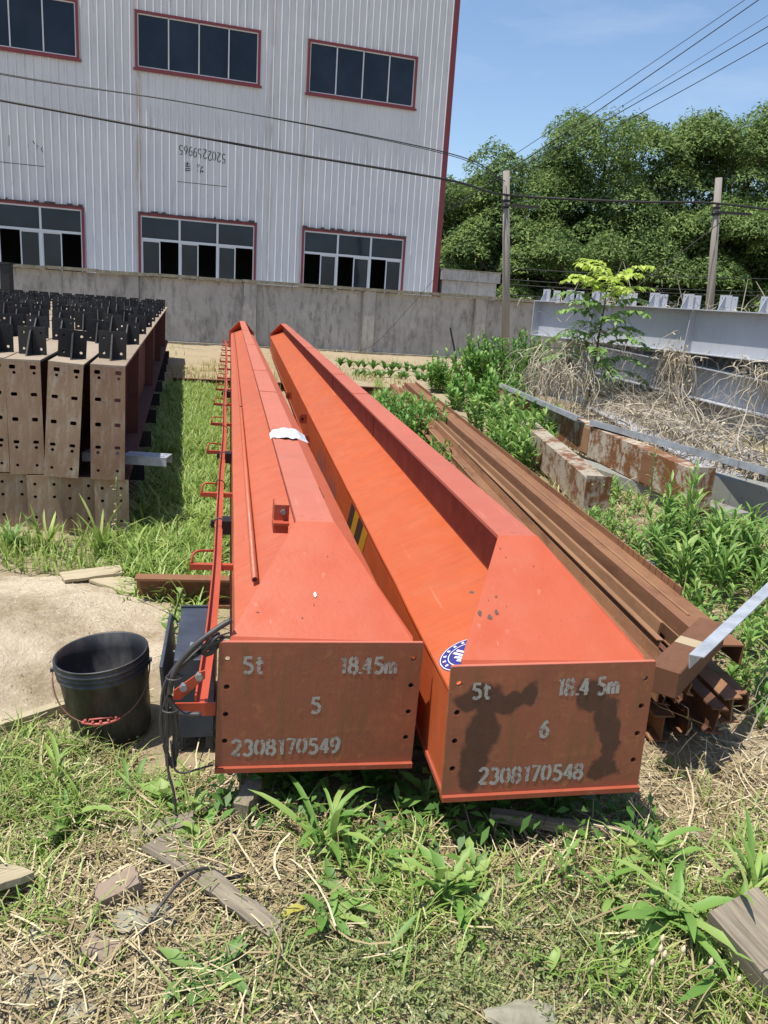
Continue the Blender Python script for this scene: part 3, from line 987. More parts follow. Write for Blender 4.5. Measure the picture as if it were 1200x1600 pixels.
# dark far edge of the wood behind the trees
rs = np.random.RandomState(3)
n = 16000
P = np.stack([rs.uniform(-2, 32, n), rs.uniform(48.5, 54, n), 8.5 * rs.uniform(0, 1, n) ** 0.9], 1)
P[:, 2] *= 0.65 + 0.35 * vnoise(P[:, 0] * 0.6, P[:, 1] * 0 + 2)
V, F = leaf_cloud(rs, P, rs.normal(0, 1, (n, 3)) + np.array([0, -1, .6]), 0.6)
tag(big('woodland', V, F, M_TREE), 'dense dark foliage of the wood behind the row of trees', 'woodland', kind='stuff')
# ------------------------------------------------------------------ crane girders
M_BOTTOM = paint('shade_darkened_orange_paint', '#a04a30', '#8e422c', rough=0.55)  # darker copy of the orange, standing for shade on the lip fronts
L_G, W_G, HP, RZ, WJ, BF, ZT, LT = 18.0, 0.598, 0.394, 0.309, 0.437, 0.126, 0.645, 0.407
def girder(loc, rot, label, plate_mat, faint, no, serial, txtpos, rl=.293):
    g = empty('crane_girder', loc, rot, label, 'girder', None, 'YXZ')
    hw = W_G / 2
    msl = M_SLOPE_A if no == 5 else M_SLOPE
    m = MB(); m.box(-rl - .003, hw, .021, L_G - .021, -0.016, -0.001); m.build('bottom_plate', M_BOTTOM, g)
    for y0_, y1_ in ((-.014, .020), (L_G - .020, L_G + .014)):
        m = MB(); m.box(-hw, hw, y0_, y1_, -0.016, -0.001); m.build('end_lip', M_BOTTOM, g)
    for s in (-1, 1):
        rw = rl if s < 0 else .293
        m = MB(); m.box(min(s * (rw - .013), s * (rw - .005)), max(s * (rw - .013), s * (rw - .005)), 0.0125, L_G - 0.0125, 0.0, RZ); m.build('side_plate', msl, g)
        # sloping plate: slightly wavy free edge along the ridge
        n = 60
        vs, fs = [], []
        r = random.Random(no * 10 + s)
        wob = [r.uniform(-.0016, .0016) for _ in range(n + 1)]
        for i in range(n + 1):
            y = 0.0127 + (L_G - 0.0254) * i / n
            yt = .115 + (L_G - .23) * i / n           # cut back under the end covers
            e = rw + wob[i]
            for (x, z) in ((e, RZ - 0.001), (e - .002, RZ + .0055), (.0053, WJ + .004), (.0053, WJ - .002)):
                vs.append((s * x, y if x > .1 else yt, z))
        for i in range(n):
            for k in range(4):
                k2 = (k + 1) % 4
                fs.append((i * 4 + k, i * 4 + k2, i * 4 + 4 + k2, i * 4 + 4 + k))
        fs += [(0, 3, 2, 1), (n * 4, n * 4 + 1, n * 4 + 2, n * 4 + 3)]
        obj('slope_plate', vs, fs, msl, g)
    yb = .02 + (RZ + .05 - HP) / (ZT - HP) * LT
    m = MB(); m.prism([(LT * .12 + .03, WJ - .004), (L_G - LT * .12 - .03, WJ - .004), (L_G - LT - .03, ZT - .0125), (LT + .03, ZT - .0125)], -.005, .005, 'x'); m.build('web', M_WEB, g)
    m = MB(); m.box(-BF / 2, BF / 2, LT, L_G - LT, ZT - 0.012, ZT); fl = m.build('top_flange', M_FLANGE if no == 5 else M_FLANGE_B, g)
    # butt welds across the flange
    r = random.Random(no)
    for y in (3.1 + no * .17, 5.6, 9.3, 13.2):
        m = MB(); m.box(-BF / 2 - .001, BF / 2 + .001, y - .012, y + .012, ZT + .0002, ZT + .0022); m.build('weld_seam', M_BRKT, fl)
    for y in (2.2 + no * .2, 6.1, 10.2, 14.1):
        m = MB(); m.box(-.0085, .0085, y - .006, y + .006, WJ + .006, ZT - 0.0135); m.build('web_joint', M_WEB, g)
    # bolted end plates, near and far
    hz = [0.345, 0.258, 0.170, 0.083]
    holes = [circ(s * 0.273, z, 0.0085) for s in (-1, 1) for z in hz]
    ol = [(-hw, 0), (hw, 0), (hw, HP), (-hw, HP)]
    pl = holed_plate('end_plate', ol, holes, 0.012, plate_mat, g)
    pf = holed_plate('end_plate', ol, holes, 0.012, M_BRKT, g)
    pf.location.y = L_G - 0.012
    m = MB()
    m.box(-hw + .002, hw - .002, 0.0, 0.0115, HP + .0004, HP + .0034); m.build('weld_seam', M_FLANGE, pl)
    m = MB(); m.box(-.2795, .2795, 0.014, 0.02, .002, .303); m.build('backing_plate', M_BLACK, pl)
    # inclined end covers
    for fy, nm in ((1, 'near'), (-1, 'far')):
        Y = lambda y: y if fy > 0 else L_G - y
        t = 0.008
        a = [(-.268, .010, HP + .001), (.268, .010, HP + .001), (.268, .018, HP + .014), (BF / 2 + .001, LT, ZT + .001), (-BF / 2 - .001, LT, ZT + .001), (-.268, .018, HP + .014)]
        nv = Vector((0, -(ZT - HP), LT)).normalized()
        if fy < 0: nv = Vector((0, (ZT - HP), LT)).normalized()
        top = [Vector((p[0], Y(p[1]), p[2])) for p in a]
        bot = [p - nv * t for p in top]
        k = len(a)
        fs = [tuple(range(k)), tuple(range(2 * k - 1, k - 1, -1))] + [(i, i + k, (i + 1) % k + k, (i + 1) % k) for i in range(k)]
        bm_o = obj('end_cover', top + bot, fs, M_ORANGE, g)
    # stencilled writing on the near plate
    tf = lambda x, y, lift: (x, -0.0009 - lift, y)
    mats = M_STENCIL_FAINT if faint else M_STENCIL
    for k, (txt, fx, fz, h, wf) in enumerate(txtpos):
        ls, _ = text_strokes(txt, -hw + fx * W_G, HP * (1 - fz), h, wf, 1.0, 0.03, no * 7 + k)
        m = MB(); strokes_mesh(m, ls, h * 0.19, tf)
        tag(m.build('stencil_lettering', mats, pl), 'worn white stencil reading ' + txt)
    return g, pl

g1, pl1 = girder((-.1557, 2.1626, .1757), (rad(-.0616), rad(1.1141), rad(11.4175)),
    'long orange crane girder numbered 5 with a cable rail along its left side', M_PLATE_A, False, 5, '2308170549',
    [('5t', .115, .245, .056, .9), ('18.45m', .585, .25, .057, .86), ('5', .455, .57, .056, .9), ('2308170549', .075, .915, .056, .89)], .252)
g2, pl2 = girder((.5108, 2.0628, .2044), (rad(-.1364), rad(-.8053), rad(10.3223)),
    'long orange crane girder numbered 6 with a blue sticker on its slope', M_PLATE_B, True, 6, '2308170548',
    [('5t', .105, .245, .052, .9), ('18.4 5m', .52, .245, .058, .80), ('6', .455, .57, .058, .8), ('2308170548', .175, .93, .056, .86)])

# drips, chips and scuffs on the covers
def spots(parent, pts, mat, nm):
    nv = Vector((0, -(ZT - HP), LT)).normalized()
    for (x, y, rx, ry, sd) in pts:
        z = HP + .014 + (y - .018) / (LT - .018) * (ZT - HP - .013)
        r = random.Random(sd)
        c = Vector((x, y, z)) + nv * 0.0016
        u_, v_ = Vector((1, 0, 0)), Vector((0, LT, ZT - HP)).normalized()
        k = 14
        vs = [c + u_ * rx * r.uniform(.55, 1.2) * math.cos(2 * math.pi * i / k) + v_ * ry * r.uniform(.55, 1.2) * math.sin(2 * math.pi * i / k) for i in range(k)]
        obj(nm, vs, [tuple(range(k))], mat, parent)
M_CHIP = Mat('bare_rusty_spot', 0.8); M_CHIP.color(M_CHIP.mix(M_CHIP.noise(90), '#4a342a', '#6f5a4c'))
spots(g2, [(-.185, .150, .007, .012, 1), (-.158, .138, .007, .011, 2), (-.134, .152, .006, .011, 3), (-.195, .215, .010, .006, 4), (-.124, .200, .004, .005, 5), (-.06, .33, .002, .003, 6), (-.15, .19, .002, .003, 7), (.02, .30, .002, .003, 9), (-.07, .36, .0025, .003, 10), (-.165, .255, .002, .003, 11), (-.1, .17, .0015, .003, 12)], M_CHIP, 'paint_chip')
spots(g1, [(-.023, .116, .002, .003, 21), (-.06, .075, .003, .002, 22), (.03, .28, .0018, .003, 23), (-.19, .09, .005, .0015, 24)], M_CHIP, 'paint_chip')
spots(g1, [(-.017, .148, .006, .010, 31)], M_WHITEP, 'white_drip')

# sticker on the slope of girder 6
dx, dz = .2877, .128
U_ = Vector((0, -1, 0))                        # reading direction: along the girder towards its end
V_ = Vector((dx, 0, dz)).normalized()          # up the slope
Nn = Vector((-dz, 0, dx)).normalized()
sc = Vector((-.207, .17, 0)); sc.z = RZ + .0055 + (-.207 + .291) / dx * (WJ - RZ)
def disc(cn, r0, r1, lift, name, mat, parent, a0=0, a1=360, n=40):
    vs = []
    for i in range(n + 1):
        a = rad(a0 + (a1 - a0) * i / n)
        e = U_ * math.cos(a) + V_ * math.sin(a)
        vs += [cn + e * r0 + Nn * lift, cn + e * r1 + Nn * lift]
    return obj(name, vs, [(2 * i, 2 * i + 1, 2 * i + 3, 2 * i + 2) for i in range(n)], mat, parent)
stk = disc(sc, 0.001, .086, .0016, 'round_sticker', M_BLUEP, g2)
tag(stk, 'round blue sticker with white ring and white emblem')
disc(sc, .081, .0835, .0022, 'ring', M_WHITEP, stk)
disc(sc, .056, .0585, .0022, 'ring', M_WHITEP, stk)
m = MB()
for k in range(16):
    a = rad(20 + k * 22)
    for q in (-1, 1):
        c0 = sc + (U_ * math.cos(a + q * .04) + V_ * math.sin(a + q * .04)) * .065
        c1 = sc + (U_ * math.cos(a + q * .02) + V_ * math.sin(a + q * .02)) * .075
        t_ = (V_ * math.cos(a) - U_ * math.sin(a)) * .0018
        m.quad(c0 - t_ + Nn * .0023, c0 + t_ + Nn * .0023, c1 + t_ + Nn * .0023, c1 - t_ + Nn * .0023)
m.build('ring_lettering', M_WHITEP, stk)
m = MB()
tf = lambda x, y, l: sc + U_ * x + V_ * y + Nn * (.0023 + l)
for ls in ([(-.042, -.02), (-.01, .0), (-.03, .02), (.005, .034)], [(-.035, -.032), (.0, -.012), (.016, .012), (.04, .03)], [(-.01, -.036), (.016, -.014), (.03, .004)], [(-.02, .004), (.01, .018), (.03, .04)], [(.012, -.034), (.034, -.016)]):
    strokes_mesh(m, [ls], .009, tf)
m.build('emblem', M_WHITEP, stk)

# hazard stripes and marker scrawl on the left side of girder 6
for k in range(4):
    y0 = 2.46 - k * .15
    sl = .24
    m = MB()
    m.quad((-.2895, y0, .05), (-.2895, y0 - .14, .05), (-.2895, y0 - .14 - sl, .285), (-.2895, y0 - sl, .285))
    m.build('hazard_stripe', M_BLACKTAPE if k % 2 == 0 else M_YELLOWP, g2)
m = MB()
r = random.Random(2)
for k in range(16):
    y = 3.0 + k * .09 + r.uniform(-.02, .02)
    z = r.uniform(.03, .1)
    m.quad((-.2893, y, z), (-.2893, y - .022, z), (-.2893, y - .02, z + r.uniform(.06, .17)), (-.2893, y - .002, z + r.uniform(.06, .17)))
tag(m.build('marker_scrawl', M_BLUEMARK, g2), 'faded blue-grey marker strokes', kind='stuff')
for y, z in ((8.3, .10), (5.6, .22)):
    ol = [(0, 0)] + [(-.06 + 0, .0)] if False else None
    m = MB()
    prof = [(-.29, z - .045), (-.345, z - .045), (-.36, z - .02), (-.36, z + .02), (-.345, z + .045), (-.29, z + .045)]
    m.prism(prof, y, y + .012); lg = m.build('lifting_lug', M_BRKT, g2)
    m = MB(); m.prism(circ(-.332, z, .012), y - .0012, y + .0132); m.build('lug_hole', M_BLACK, lg)
m = MB(); m.prism([(.29, .17), (.345, .17), (.36, .20), (.36, .26), (.345, .29), (.29, .29)], 4.2, 4.212); m.build('lifting_lug', M_BRKT, g1)

# trolley stop bracket under the flange of girder 5
m = MB()
m.box(-.118, -.0635, .700, .706, .515, .622).box(-.118, -.112, .706, .80, .515, .622).box(-.122, -.0635, .66, .72, .556, .564)
br = m.build('stop_bracket', M_BRKT, g1)
m = MB(); m.tube([(-.085, .69, .597), (-.085, .71, .597)], .010, 6); m.build('bolt', M_ZINC, br)

# conduit on the slope of girder 5
m = MB()
xz = lambda x: RZ + .0055 + (x + .291) / dx * (WJ - RZ) + .012
m.tube([(-.181, .585, xz(-.181)), (-.178, 4.5, xz(-.178)), (-.180, 9, xz(-.18)), (-.184, 17.4, xz(-.184))], .0125, 8)
cnd = m.build('conduit', M_SLOPE_A, g1, True)
m = MB(); m.tube([(-.181, .5835, xz(-.181)), (-.181, .5848, xz(-.181))], .0095, 8); m.build('conduit_mouth', M_BLACK, cnd)
m = MB(); m.box(-.186, -.168, 4.9, 4.93, xz(-.178), xz(-.178) + .016); m.build('coupling', M_BLACK, cnd)

# cable rail on brackets along the left of girder 5
RAILX = [(.03, -.345), (.5, -.330), (1.3, -.320), (2.6, -.314), (4.0, -.312), (6.0, -.314), (9.0, -.320), (12.5, -.326), (15.2, -.345), (17.0, -.372)]
def rail_pt(y):
    for i in range(len(RAILX) - 1):
        if RAILX[i][0] <= y <= RAILX[i + 1][0]:
            t = (y - RAILX[i][0]) / (RAILX[i + 1][0] - RAILX[i][0])
            return RAILX[i][1] * (1 - t) + RAILX[i + 1][1] * t + .004 * math.sin(y * 1.7)
    return RAILX[-1][1]
prof = [(-.018, .0), (.018, .0), (.018, .005), (-.013, .005), (-.013, .030), (-.018, .030)]
vs, fs = [], []
ys = list(np.linspace(.03, 17.0, 90))
for y in ys:
    x = rail_pt(y)
    for p in prof:
        vs.append((x + p[0], y, .186 + p[1] + .004 * math.sin(y * .9)))
k = len(prof)
for i in range(len(ys) - 1):
    for j in range(k):
        j2 = (j + 1) % k
        fs.append((i * k + j, i * k + j2, (i + 1) * k + j2, (i + 1) * k + j))
fs += [tuple(range(k)), tuple(range(len(vs) - 1, len(vs) - 1 - k, -1))]
rail = obj('cable_rail', vs, fs, M_BRKT, g1)
for i in range(13):
    y = 1.30 + 1.315 * i
    x = rail_pt(y)
    m = MB(); m.box(-.435, -.2475, y, y + .028, .156, .1815)
    b = m.build('rail_bracket', M_BRKT, g1)
    m = MB(); m.tube(catmull([(-.428, y + .015, .181), (-.424, y + .03, .215), (-.40, y + .05, .228), (x - .02, y + .10, .215)], 4), .006, 6)
    m.build('hook_rod', M_BRKT, b, True)
for y in (1.85, 3.6, 7.2):
    x = rail_pt(y)
    m = MB()
    m.box(x + .014, x + .062, y - .03, y + .07, .165, .235).box(x - .04, x - .022, y, y + .03, .19, .225)
    cl = m.build('cable_clamp', M_BLACK, g1)
    m = MB(); m.tube(catmull([(x - .045, y + .01, .2), (x - .01, y + .012, .236), (x + .03, y + .014, .232)], 4), .004, 6); m.build('clamp_wire', M_CABLE, cl, True)
r = random.Random(5)
for y in (2.75, 4.8, 6.1, 8.6, 10.4):
    x = rail_pt(y)
    m = MB(); m.tube(catmull([(x - .03, y, .19), (x - .025, y, .228), (x + .005, y + .01, .226), (x + .027, y + .012, .2), (x + .02, y + .02, .17)], 4), .0035, 5); m.build('cable_tie', M_CABLE, g1, True)

# end bracket carrying the rail at the near end
m = MB()
m.box(-.425, -.302, .02, .026, .155, .196).box(-.425, -.302, .0262, .07, .155, .161)
ebr = m.build('end_bracket', M_BRKT, g1)
m = MB()
m.prism([(-.424, .197), (-.404, .197), (-.335, .265), (-.335, .29), (-.35, .285), (-.424, .225)], .04, .046)
m.build('brace', M_BRKT, ebr)
for (x, z) in ((-.395, .238), (-.352, .272)):
    m = MB(); m.tube([(x, .028, z), (x, .05, z)], .011, 6); m.build('bolt', M_ZINC, ebr)

# electrical cabinet hung beside girder 5
G1M = g1.matrix_basis.copy()
def g1w(p):
    return Matrix.LocRotScale(g1.location, g1.rotation_euler, None) @ Vector(p)
cab = empty('control_cabinet', g1w((-.37, .6, -.17)), (0, 0, rad(11.4)), 'slate grey steel control cabinet with open lid beside the girder numbered 5', 'cabinet')
m = MB(); m.box(-.068, .066, -.20, .26, .03, .325); bevel_mesh(m.build('body', M_CABINET, cab), .003)
m = MB(); m.box(-.088, -.076, -.21, .27, .12, .315, Matrix.Rotation(rad(-5), 4, 'Y')); bevel_mesh(m.build('lid', M_CABINET, cab), .002)
m = MB(); m.box(-.070, .068, .262, .275, .03, .33); m.build('rear_flange', M_CABINET, cab)
for x in (-.05, .05):
    for y in (-.17, .22):
        m = MB(); m.box(x - .012, x + .012, y - .012, y + .012, -.03, .0295); m.build('foot', M_CABINET, cab)
m = MB(); m.box(-.02, .02, -.13, -.09, .326, .338); m.build('label_plate', M_ZINC, cab)
for y in (-.12, .0, .12):
    m = MB(); m.tube([(-.075, y, .318), (-.069, y, .318)], .004, 6); m.build('screw', M_ZINC, cab)

# cables draped over cabinet and bracket
cb = empty('cable_bundle', g1w((-.40, -.01, -.17)), (0, 0, rad(11.4)), 'tangled bundle of black rubber cables hanging from the orange rail end', 'cables')
def lc(p):   # girder-local to bundle-local
    return (p[0] + .40, p[1] + .01, p[2] + .17)
main = [(-.255, .03, .45), (-.30, .01, .428), (-.36, -.01, .385), (-.405, -.02, .325), (-.422, -.02, .25), (-.410, -.02, .205), (-.385, -.025, .188), (-.335, -.03, .186)]
m = MB(); m.tube(catmull([lc(p) for p in main], 6), .0085, 8); m.build('thick_cable', M_CABLE, cb, True)
r = random.Random(8)
for i in range(5):
    o_ = lambda s=.012: r.uniform(-s, s)
    p = [(-.33 + o_(), .03, .37 + o_()), (-.38 + o_(), .0, .345 + o_()), (-.425 + o_(), -.015, .28 + o_()), (-.44 + o_(), -.02, .17 + o_(.02)), (-.432 + o_(), -.02, .06 + o_(.03)), (-.418 + o_(), -.015, .02 + o_()), (-.405 + o_(), -.015, .10 + o_(.02)), (-.412 + o_(), -.015, .2)]
    m = MB(); m.tube(catmull([lc(q) for q in p], 6), .0042, 6); m.build('loop_cable', M_CABLE, cb, True)
for i in range(4):
    o_ = lambda s=.01: r.uniform(-s, s)
    p = [(-.285 + o_(), .02, .405 + o_()), (-.30 + o_(), .0, .40 + o_()), (-.325 + o_(), .0, .375 + o_()), (-.31 + o_(), .01, .36 + o_()), (-.285 + o_(), .02, .385 + o_())]
    m = MB(); m.tube(catmull([lc(q) for q in p], 5), .0045, 6); m.build('coil_cable', M_CABLE, cb, True)
p = [(-.42, -.02, .1), (-.41, -.03, .02), (-.385, -.03, -.0), (-.34, -.02, .005), (-.30, .0, .003)]
m = MB(); m.tube(catmull([lc(q) for q in p], 6), .003, 6); m.build('earth_wire', M_CABLE, cb, True)
p = [(-.43, -.02, .06), (-.425, -.03, .0), (-.41, -.04, -.06), (-.40, -.05, -.16)]
m = MB(); m.tube(catmull([lc(q) for q in p], 6), .004, 6); m.build('dangling_wire', M_CABLE, cb, True)
for z in (.20, .30):
    m = MB(); m.tube([lc(((-.42 if z < .25 else -.41) + .022 * math.cos(a), -.02 + .02 * math.sin(a), z)) for a in [2 * math.pi * k / 14 for k in range(15)]], .003, 5); m.build('tie', M_CABLE, cb, True)

# white rag on the flange of girder 5
cl_o = empty('white_rag', g1w((.01, 2.06, ZT)), (0, 0, rad(11.4)), 'crumpled white rag lying on the flange of the girder numbered 5', 'rag')
nx_, ny_ = 18, 12
vs = []
r = np.random.RandomState(12)
for j in range(ny_):
    for i in range(nx_):
        u_, v_ = i / (nx_ - 1), j / (ny_ - 1)
        x = -.085 + .19 * u_
        y0 = -.10 - .06 * u_ + .012 * math.sin(u_ * 30)
        y1 = -.06 + .26 * math.sin(math.pi * min(1, .06 + u_ * .74)) ** .6 - .05 * u_
        y = y0 + (y1 - y0) * v_
        z = .006 + .022 * math.sin(math.pi * u_) * math.sin(math.pi * v_) + .008 * float(vnoise(u_ * 5 + 3, v_ * 5)) + .002 * math.sin(u_ * 20)
        if abs(x) > .063:
            z -= (abs(x) - .063) * .5
        vs.append((x, y, z))
fs = [(j * nx_ + i, j * nx_ + i + 1, (j + 1) * nx_ + i + 1, (j + 1) * nx_ + i) for j in range(ny_ - 1) for i in range(nx_ - 1)]
obj('cloth', vs, fs, M_CLOTH, cl_o, True)

# ------------------------------------------------------------------ supports under the girders
def channel(name, loc, rz, L, w, h, mat, label, cat='beam', t=.012, part=True):
    o = empty(name, loc, (0, 0, rz), label, cat)
    m = MB()
    m.prism([(-w / 2, 0), (w / 2, 0), (w / 2, t), (-w / 2 + t, t), (-w / 2 + t, h - t), (w / 2, h - t), (w / 2, h), (-w / 2, h)], 0, L, 'y', Matrix.Rotation(-math.pi / 2, 4, 'Z'))
    m.build('section', mat, o)
    return o
channel('support_channel', (-1.20, 3.74, 0.0), rad(8), 2.5, .075, .147, M_RUST, 'dark rusty channel lying across under both orange girders, nearer one')
channel('support_channel', (-3.45, 12.7, -.01), rad(11), 3.6, .10, .135, M_STACKWEB, 'dark rusty channel lying across under both orange girders, farther one')

# ------------------------------------------------------------------ bucket
bk = empty('bucket', (-.925, 2.60, ghs(-.925, 2.60)), (rad(2), rad(-6), rad(10)), 'round black plastic bucket with a red grip standing on the grass', 'bucket')
n = 48
def ring(r, z): return [(r * math.cos(2 * math.pi * k / n), r * math.sin(2 * math.pi * k / n), z) for k in range(n)]
prof = [(.0, .0), (.130, .0), (.136, .006), (.150, .235), (.157, .238), (.157, .246), (.152, .248), (.152, .256), (.159, .258), (.159, .266), (.154, .268), (.154, .274), (.161, .276), (.161, .283), (.156, .285), (.156, .296), (.160, .300), (.156, .303), (.151, .300), (.147, .24), (.132, .012), (.0, .010)]
vs, fs = [], []
for (r_, z_) in prof:
    vs += ring(max(r_, .0005), z_)
for i in range(len(prof) - 1):
    for k in range(n):
        k2 = (k + 1) % n
        fs.append((i * n + k, i * n + k2, (i + 1) * n + k2, (i + 1) * n + k))
b_o = obj('shell', vs, fs, M_BUCKET, bk, True)
hp = []
for k in range(25):
    a = math.pi * k / 24
    x = -.164 * math.cos(a)
    d = math.sin(a)
    hp.append((x, -.02 - .135 * d ** .8, .262 - .155 * d ** .9))
m = MB(); m.tube(hp, .0028, 6); hw_ = m.build('bail', M_WIREH, bk, True)
m = MB()
m.tube(hp[9:16], .0055, 8)
for k in range(5):
    t_ = .1 + .8 * k / 4
    i = 9 + t_ * 6
    a, b = Vector(hp[int(i)]), Vector(hp[min(int(i) + 1, 24)])
    c = a.lerp(b, i - int(i))
    m.box(c.x - .004, c.x + .004, c.y - .004, c.y + .004, c.z, c.z + .014)
p0, p1 = Vector(hp[10]), Vector(hp[14])
m.tube([p0 + Vector((0, 0, .004)), p0 + Vector((.006, 0, .015)), p1 + Vector((-.006, 0, .015)), p1 + Vector((0, 0, .004))], .003, 6)
m.build('grip', M_HANDLE, bk, True)
for s in (-1, 1):
    m = MB(); m.tube([(s * .155, -.02, .262), (s * .17, -.02, .262)], .009, 8); m.build('bail_ear', M_BUCKET, bk)

# ------------------------------------------------------------------ left stack of beams
ST = Vector((-.249, .968, 0)).normalized()
st_yaw = math.atan2(-ST.x, ST.y)
BL, BH, BW = 13.0, .69, .195
def slot(x, z, w_, h_):
    return [(x + a * w_ / 2 + (math.copysign(1, a) * 0), z + b * h_ / 2) for a, b in ((-1, -.6), (-.7, -1), (.7, -1), (1, -.6), (1, .6), (.7, 1), (-.7, 1), (-1, .6))]
def i_beam_profile(w_, h_, tf_, tw):
    return [(-w_ / 2, 0), (w_ / 2, 0), (w_ / 2, tf_), (tw / 2, tf_), (tw / 2, h_ - tf_), (w_ / 2, h_ - tf_), (w_ / 2, h_), (-w_ / 2, h_), (-w_ / 2, h_ - tf_), (-tw / 2, h_ - tf_), (-tw / 2, tf_), (-w_ / 2, tf_)]
def mesh_of(builder, name, mat):
    o = builder
    me = o.data
    bpy.data.objects.remove(o)
    return me
cm = MB(); cm.box(-.083, .083, -.005, .005, 0, .172)
ME_CLEAT = mesh_of(holed_plate('cleat', [(-.083, 0), (.083, 0), (.083, .172), (-.083, .172)], [circ(x, z, .009, None, 8) for x in (-.052, .052) for z in (.035, .135)], .009, M_CLEAT), 'cleat', M_CLEAT)
m = MB(); m.prism([(-.001, 0), (-.135, 0), (-.03, .150), (-.001, .155)], -.005, .005, 'x')
gus = m.build('gusset', M_CLEAT)
ME_GUS = gus.data; bpy.data.objects.remove(gus)
def make_stack_beam(seed):
    r = random.Random(seed)
    g = empty('steel_beam')
    hs = []
    for x in (-.055, .055):
        hs.append(slot(x + r.uniform(-.006, .006), .645, .034, .024)); hs.append(circ(x + .006, .612, .0095, None, 10))
        hs.append(slot(x, .485, .036, .022)); hs.append(slot(x, .335, .034, .024))
        hs.append(slot(x, .198, .032, .020)); hs.append(circ(x, .165, .010, None, 10)); hs.append(circ(x, .055, .0095, None, 10))
    holed_plate('end_plate', [(-BW / 2, 0), (BW / 2, 0), (BW / 2, BH - .0135), (-BW / 2, BH - .0135)], hs, .014, M_STACK, g)
    m = MB(); m.box(-BW / 2, BW / 2, 0, BL, BH - .013, BH); m.build('top_flange', M_STACKTOP, g)
    m = MB(); m.box(-.005, .005, .016, BL - .001, .0135, BH - .0135); m.build('web', M_STACKWEB, g)
    m = MB(); m.box(-BW / 2, BW / 2, .0145, BL - .001, 0, .013); m.build('bottom_flange', M_STACKWEB, g)
    for k in range(4):
        for s in (-1, 1):
            m = MB(); y = 1.6 + k * 3.2; m.box(min(s * .006, s * BW * .48), max(s * .006, s * BW * .48), y, y + .008, .0138, BH - .0138); m.build('stiffener', M_STACKWEB, g)
    for k in range(9):
        c = bpy.data.objects.new('cleat', ME_CLEAT); COL.objects.link(c); c.parent = g
        y = .36 + k * 1.39 + r.uniform(-.05, .05)
        c.location = (r.uniform(-.008, .008), y, BH)
        c.rotation_euler = (rad(r.uniform(-4, 4)), 0, rad(r.uniform(-9, 9)))
        u_ = bpy.data.objects.new('gusset', ME_GUS); COL.objects.link(u_); u_.parent = c
    return g
ordn = ['rightmost', 'second from right', 'third from right', 'fourth from right', 'fifth from right', 'sixth from right', 'seventh from right', 'eighth from right', 'ninth from right', 'tenth from right', 'eleventh from right', 'twelfth from right', 'thirteenth from right', 'fourteenth from right', 'fifteenth from right', 'sixteenth from right']
protos = [make_stack_beam(s) for s in (1, 2, 3)]
cx = [-1.685, -1.965, -2.18, -2.39, -2.60, -2.83, -3.06, -3.28, -3.50, -3.73, -3.95, -4.18, -4.40, -4.63, -4.86, -5.08]
r = random.Random(6)
for i in range(16):
    o = protos[i] if i < 3 else copy_tree(protos[i % 3])
    x = cx[i]
    lean = (1.2, 4.2, .0, .3)[i] if i < 4 else r.uniform(-1, 1)
    jy = (0, -.02, .0, -.02)[i] if i < 4 else r.uniform(-.05, .05)
    o.location = (x, 4.75 + jy + (x + 1.67) * -.04, .372 + .004 * r.random())
    o.rotation_euler = (0, rad(lean), st_yaw + rad(r.uniform(-.25, .25)) * (i > 0))
    tag(o, f'{ordn[i]} rust-brown steel beam with black cleats in the upper layer of the left stack', 'steel beam', 'beams stacked at the left')
# lower layer
m_low = []
def make_low_beam(label, x, y):
    g = empty('steel_beam', (x, y, -.02), (0, 0, st_yaw), label, 'steel beam', 'beams stacked at the left')
    h = .385
    holed_plate('end_plate', [(-.1, 0), (.1, 0), (.1, h - .0005), (-.1, h - .0005)], [circ(a, z, .010, None, 10) for a in (-.055, .055) for z in (.33, .25, .12)], .014, M_STACK, g)
    m = MB(); m.box(-.1, .1, .0145, BL, h - .013, h); m.build('top_flange', M_STACKWEB, g)
    m = MB(); m.box(-.005, .005, .015, BL, .0135, h - .0135); m.build('web', M_STACKWEB, g)
    m = MB(); m.box(-.1, .1, .0145, BL, 0, .013); m.build('bottom_flange', M_STACKWEB, g)
    return g
for i, x in enumerate((-1.68, -1.885, -2.09, -2.295, -2.5, -2.705)):
    g = make_low_beam(f'{ordn[i]} rust-brown steel beam in the lower layer of the left stack', x, 4.80 + (0, .01, -.01, .0, .0, 0)[i])
    if i == 0:
        for k in range(9):
            m = MB(); y = .95 + k * 1.3; m.box(.006, .150, y, y + .010, .16, .30); c = m.build('side_cleat', M_CLEAT, g)
            m = MB(); m.box(.02, .145, y + .0102, y + .10, .225, .233); m.build('gusset', M_CLEAT, c)
# galvanised spacer pieces between the beams
def spacer(x0, x1, y, z, label):
    o = empty('spacer_plate', ((x0 + x1) / 2, y, z), (0, 0, 0), label, 'steel plate')
    w_ = (x1 - x0) / 2
    pl = holed_plate('top_plate', [(-w_, -.07), (w_, -.07), (w_, .07), (-w_, .07)], [slot(w_ - .035, q, .03, .012) for q in (-.035, .035)] + ([slot(-w_ + .19, q, .03, .012) for q in (-.035, .035)] if w_ > .12 else []), .006, M_GALV, o)
    pl.rotation_euler = (rad(-90), 0, 0); pl.location = (0, 0, .056)
    m = MB(); m.box(-w_, w_, -.0695, -.0635, 0, .0495); m.build('lip', M_WOOD if False else M_GALV, o)
    m = MB(); m.box(-w_, w_, .0635, .0695, 0, .0495); m.build('lip', M_GALV, o)
    return o
spacer(-1.66, -1.385, 5.02, .3855 + .05, 'bright zinc plate sticking out from the right of the left stack')
spacer(-1.915, -1.69, 5.02, .3855 + .05, 'zinc plate in the gap between the two rightmost stacked beams')
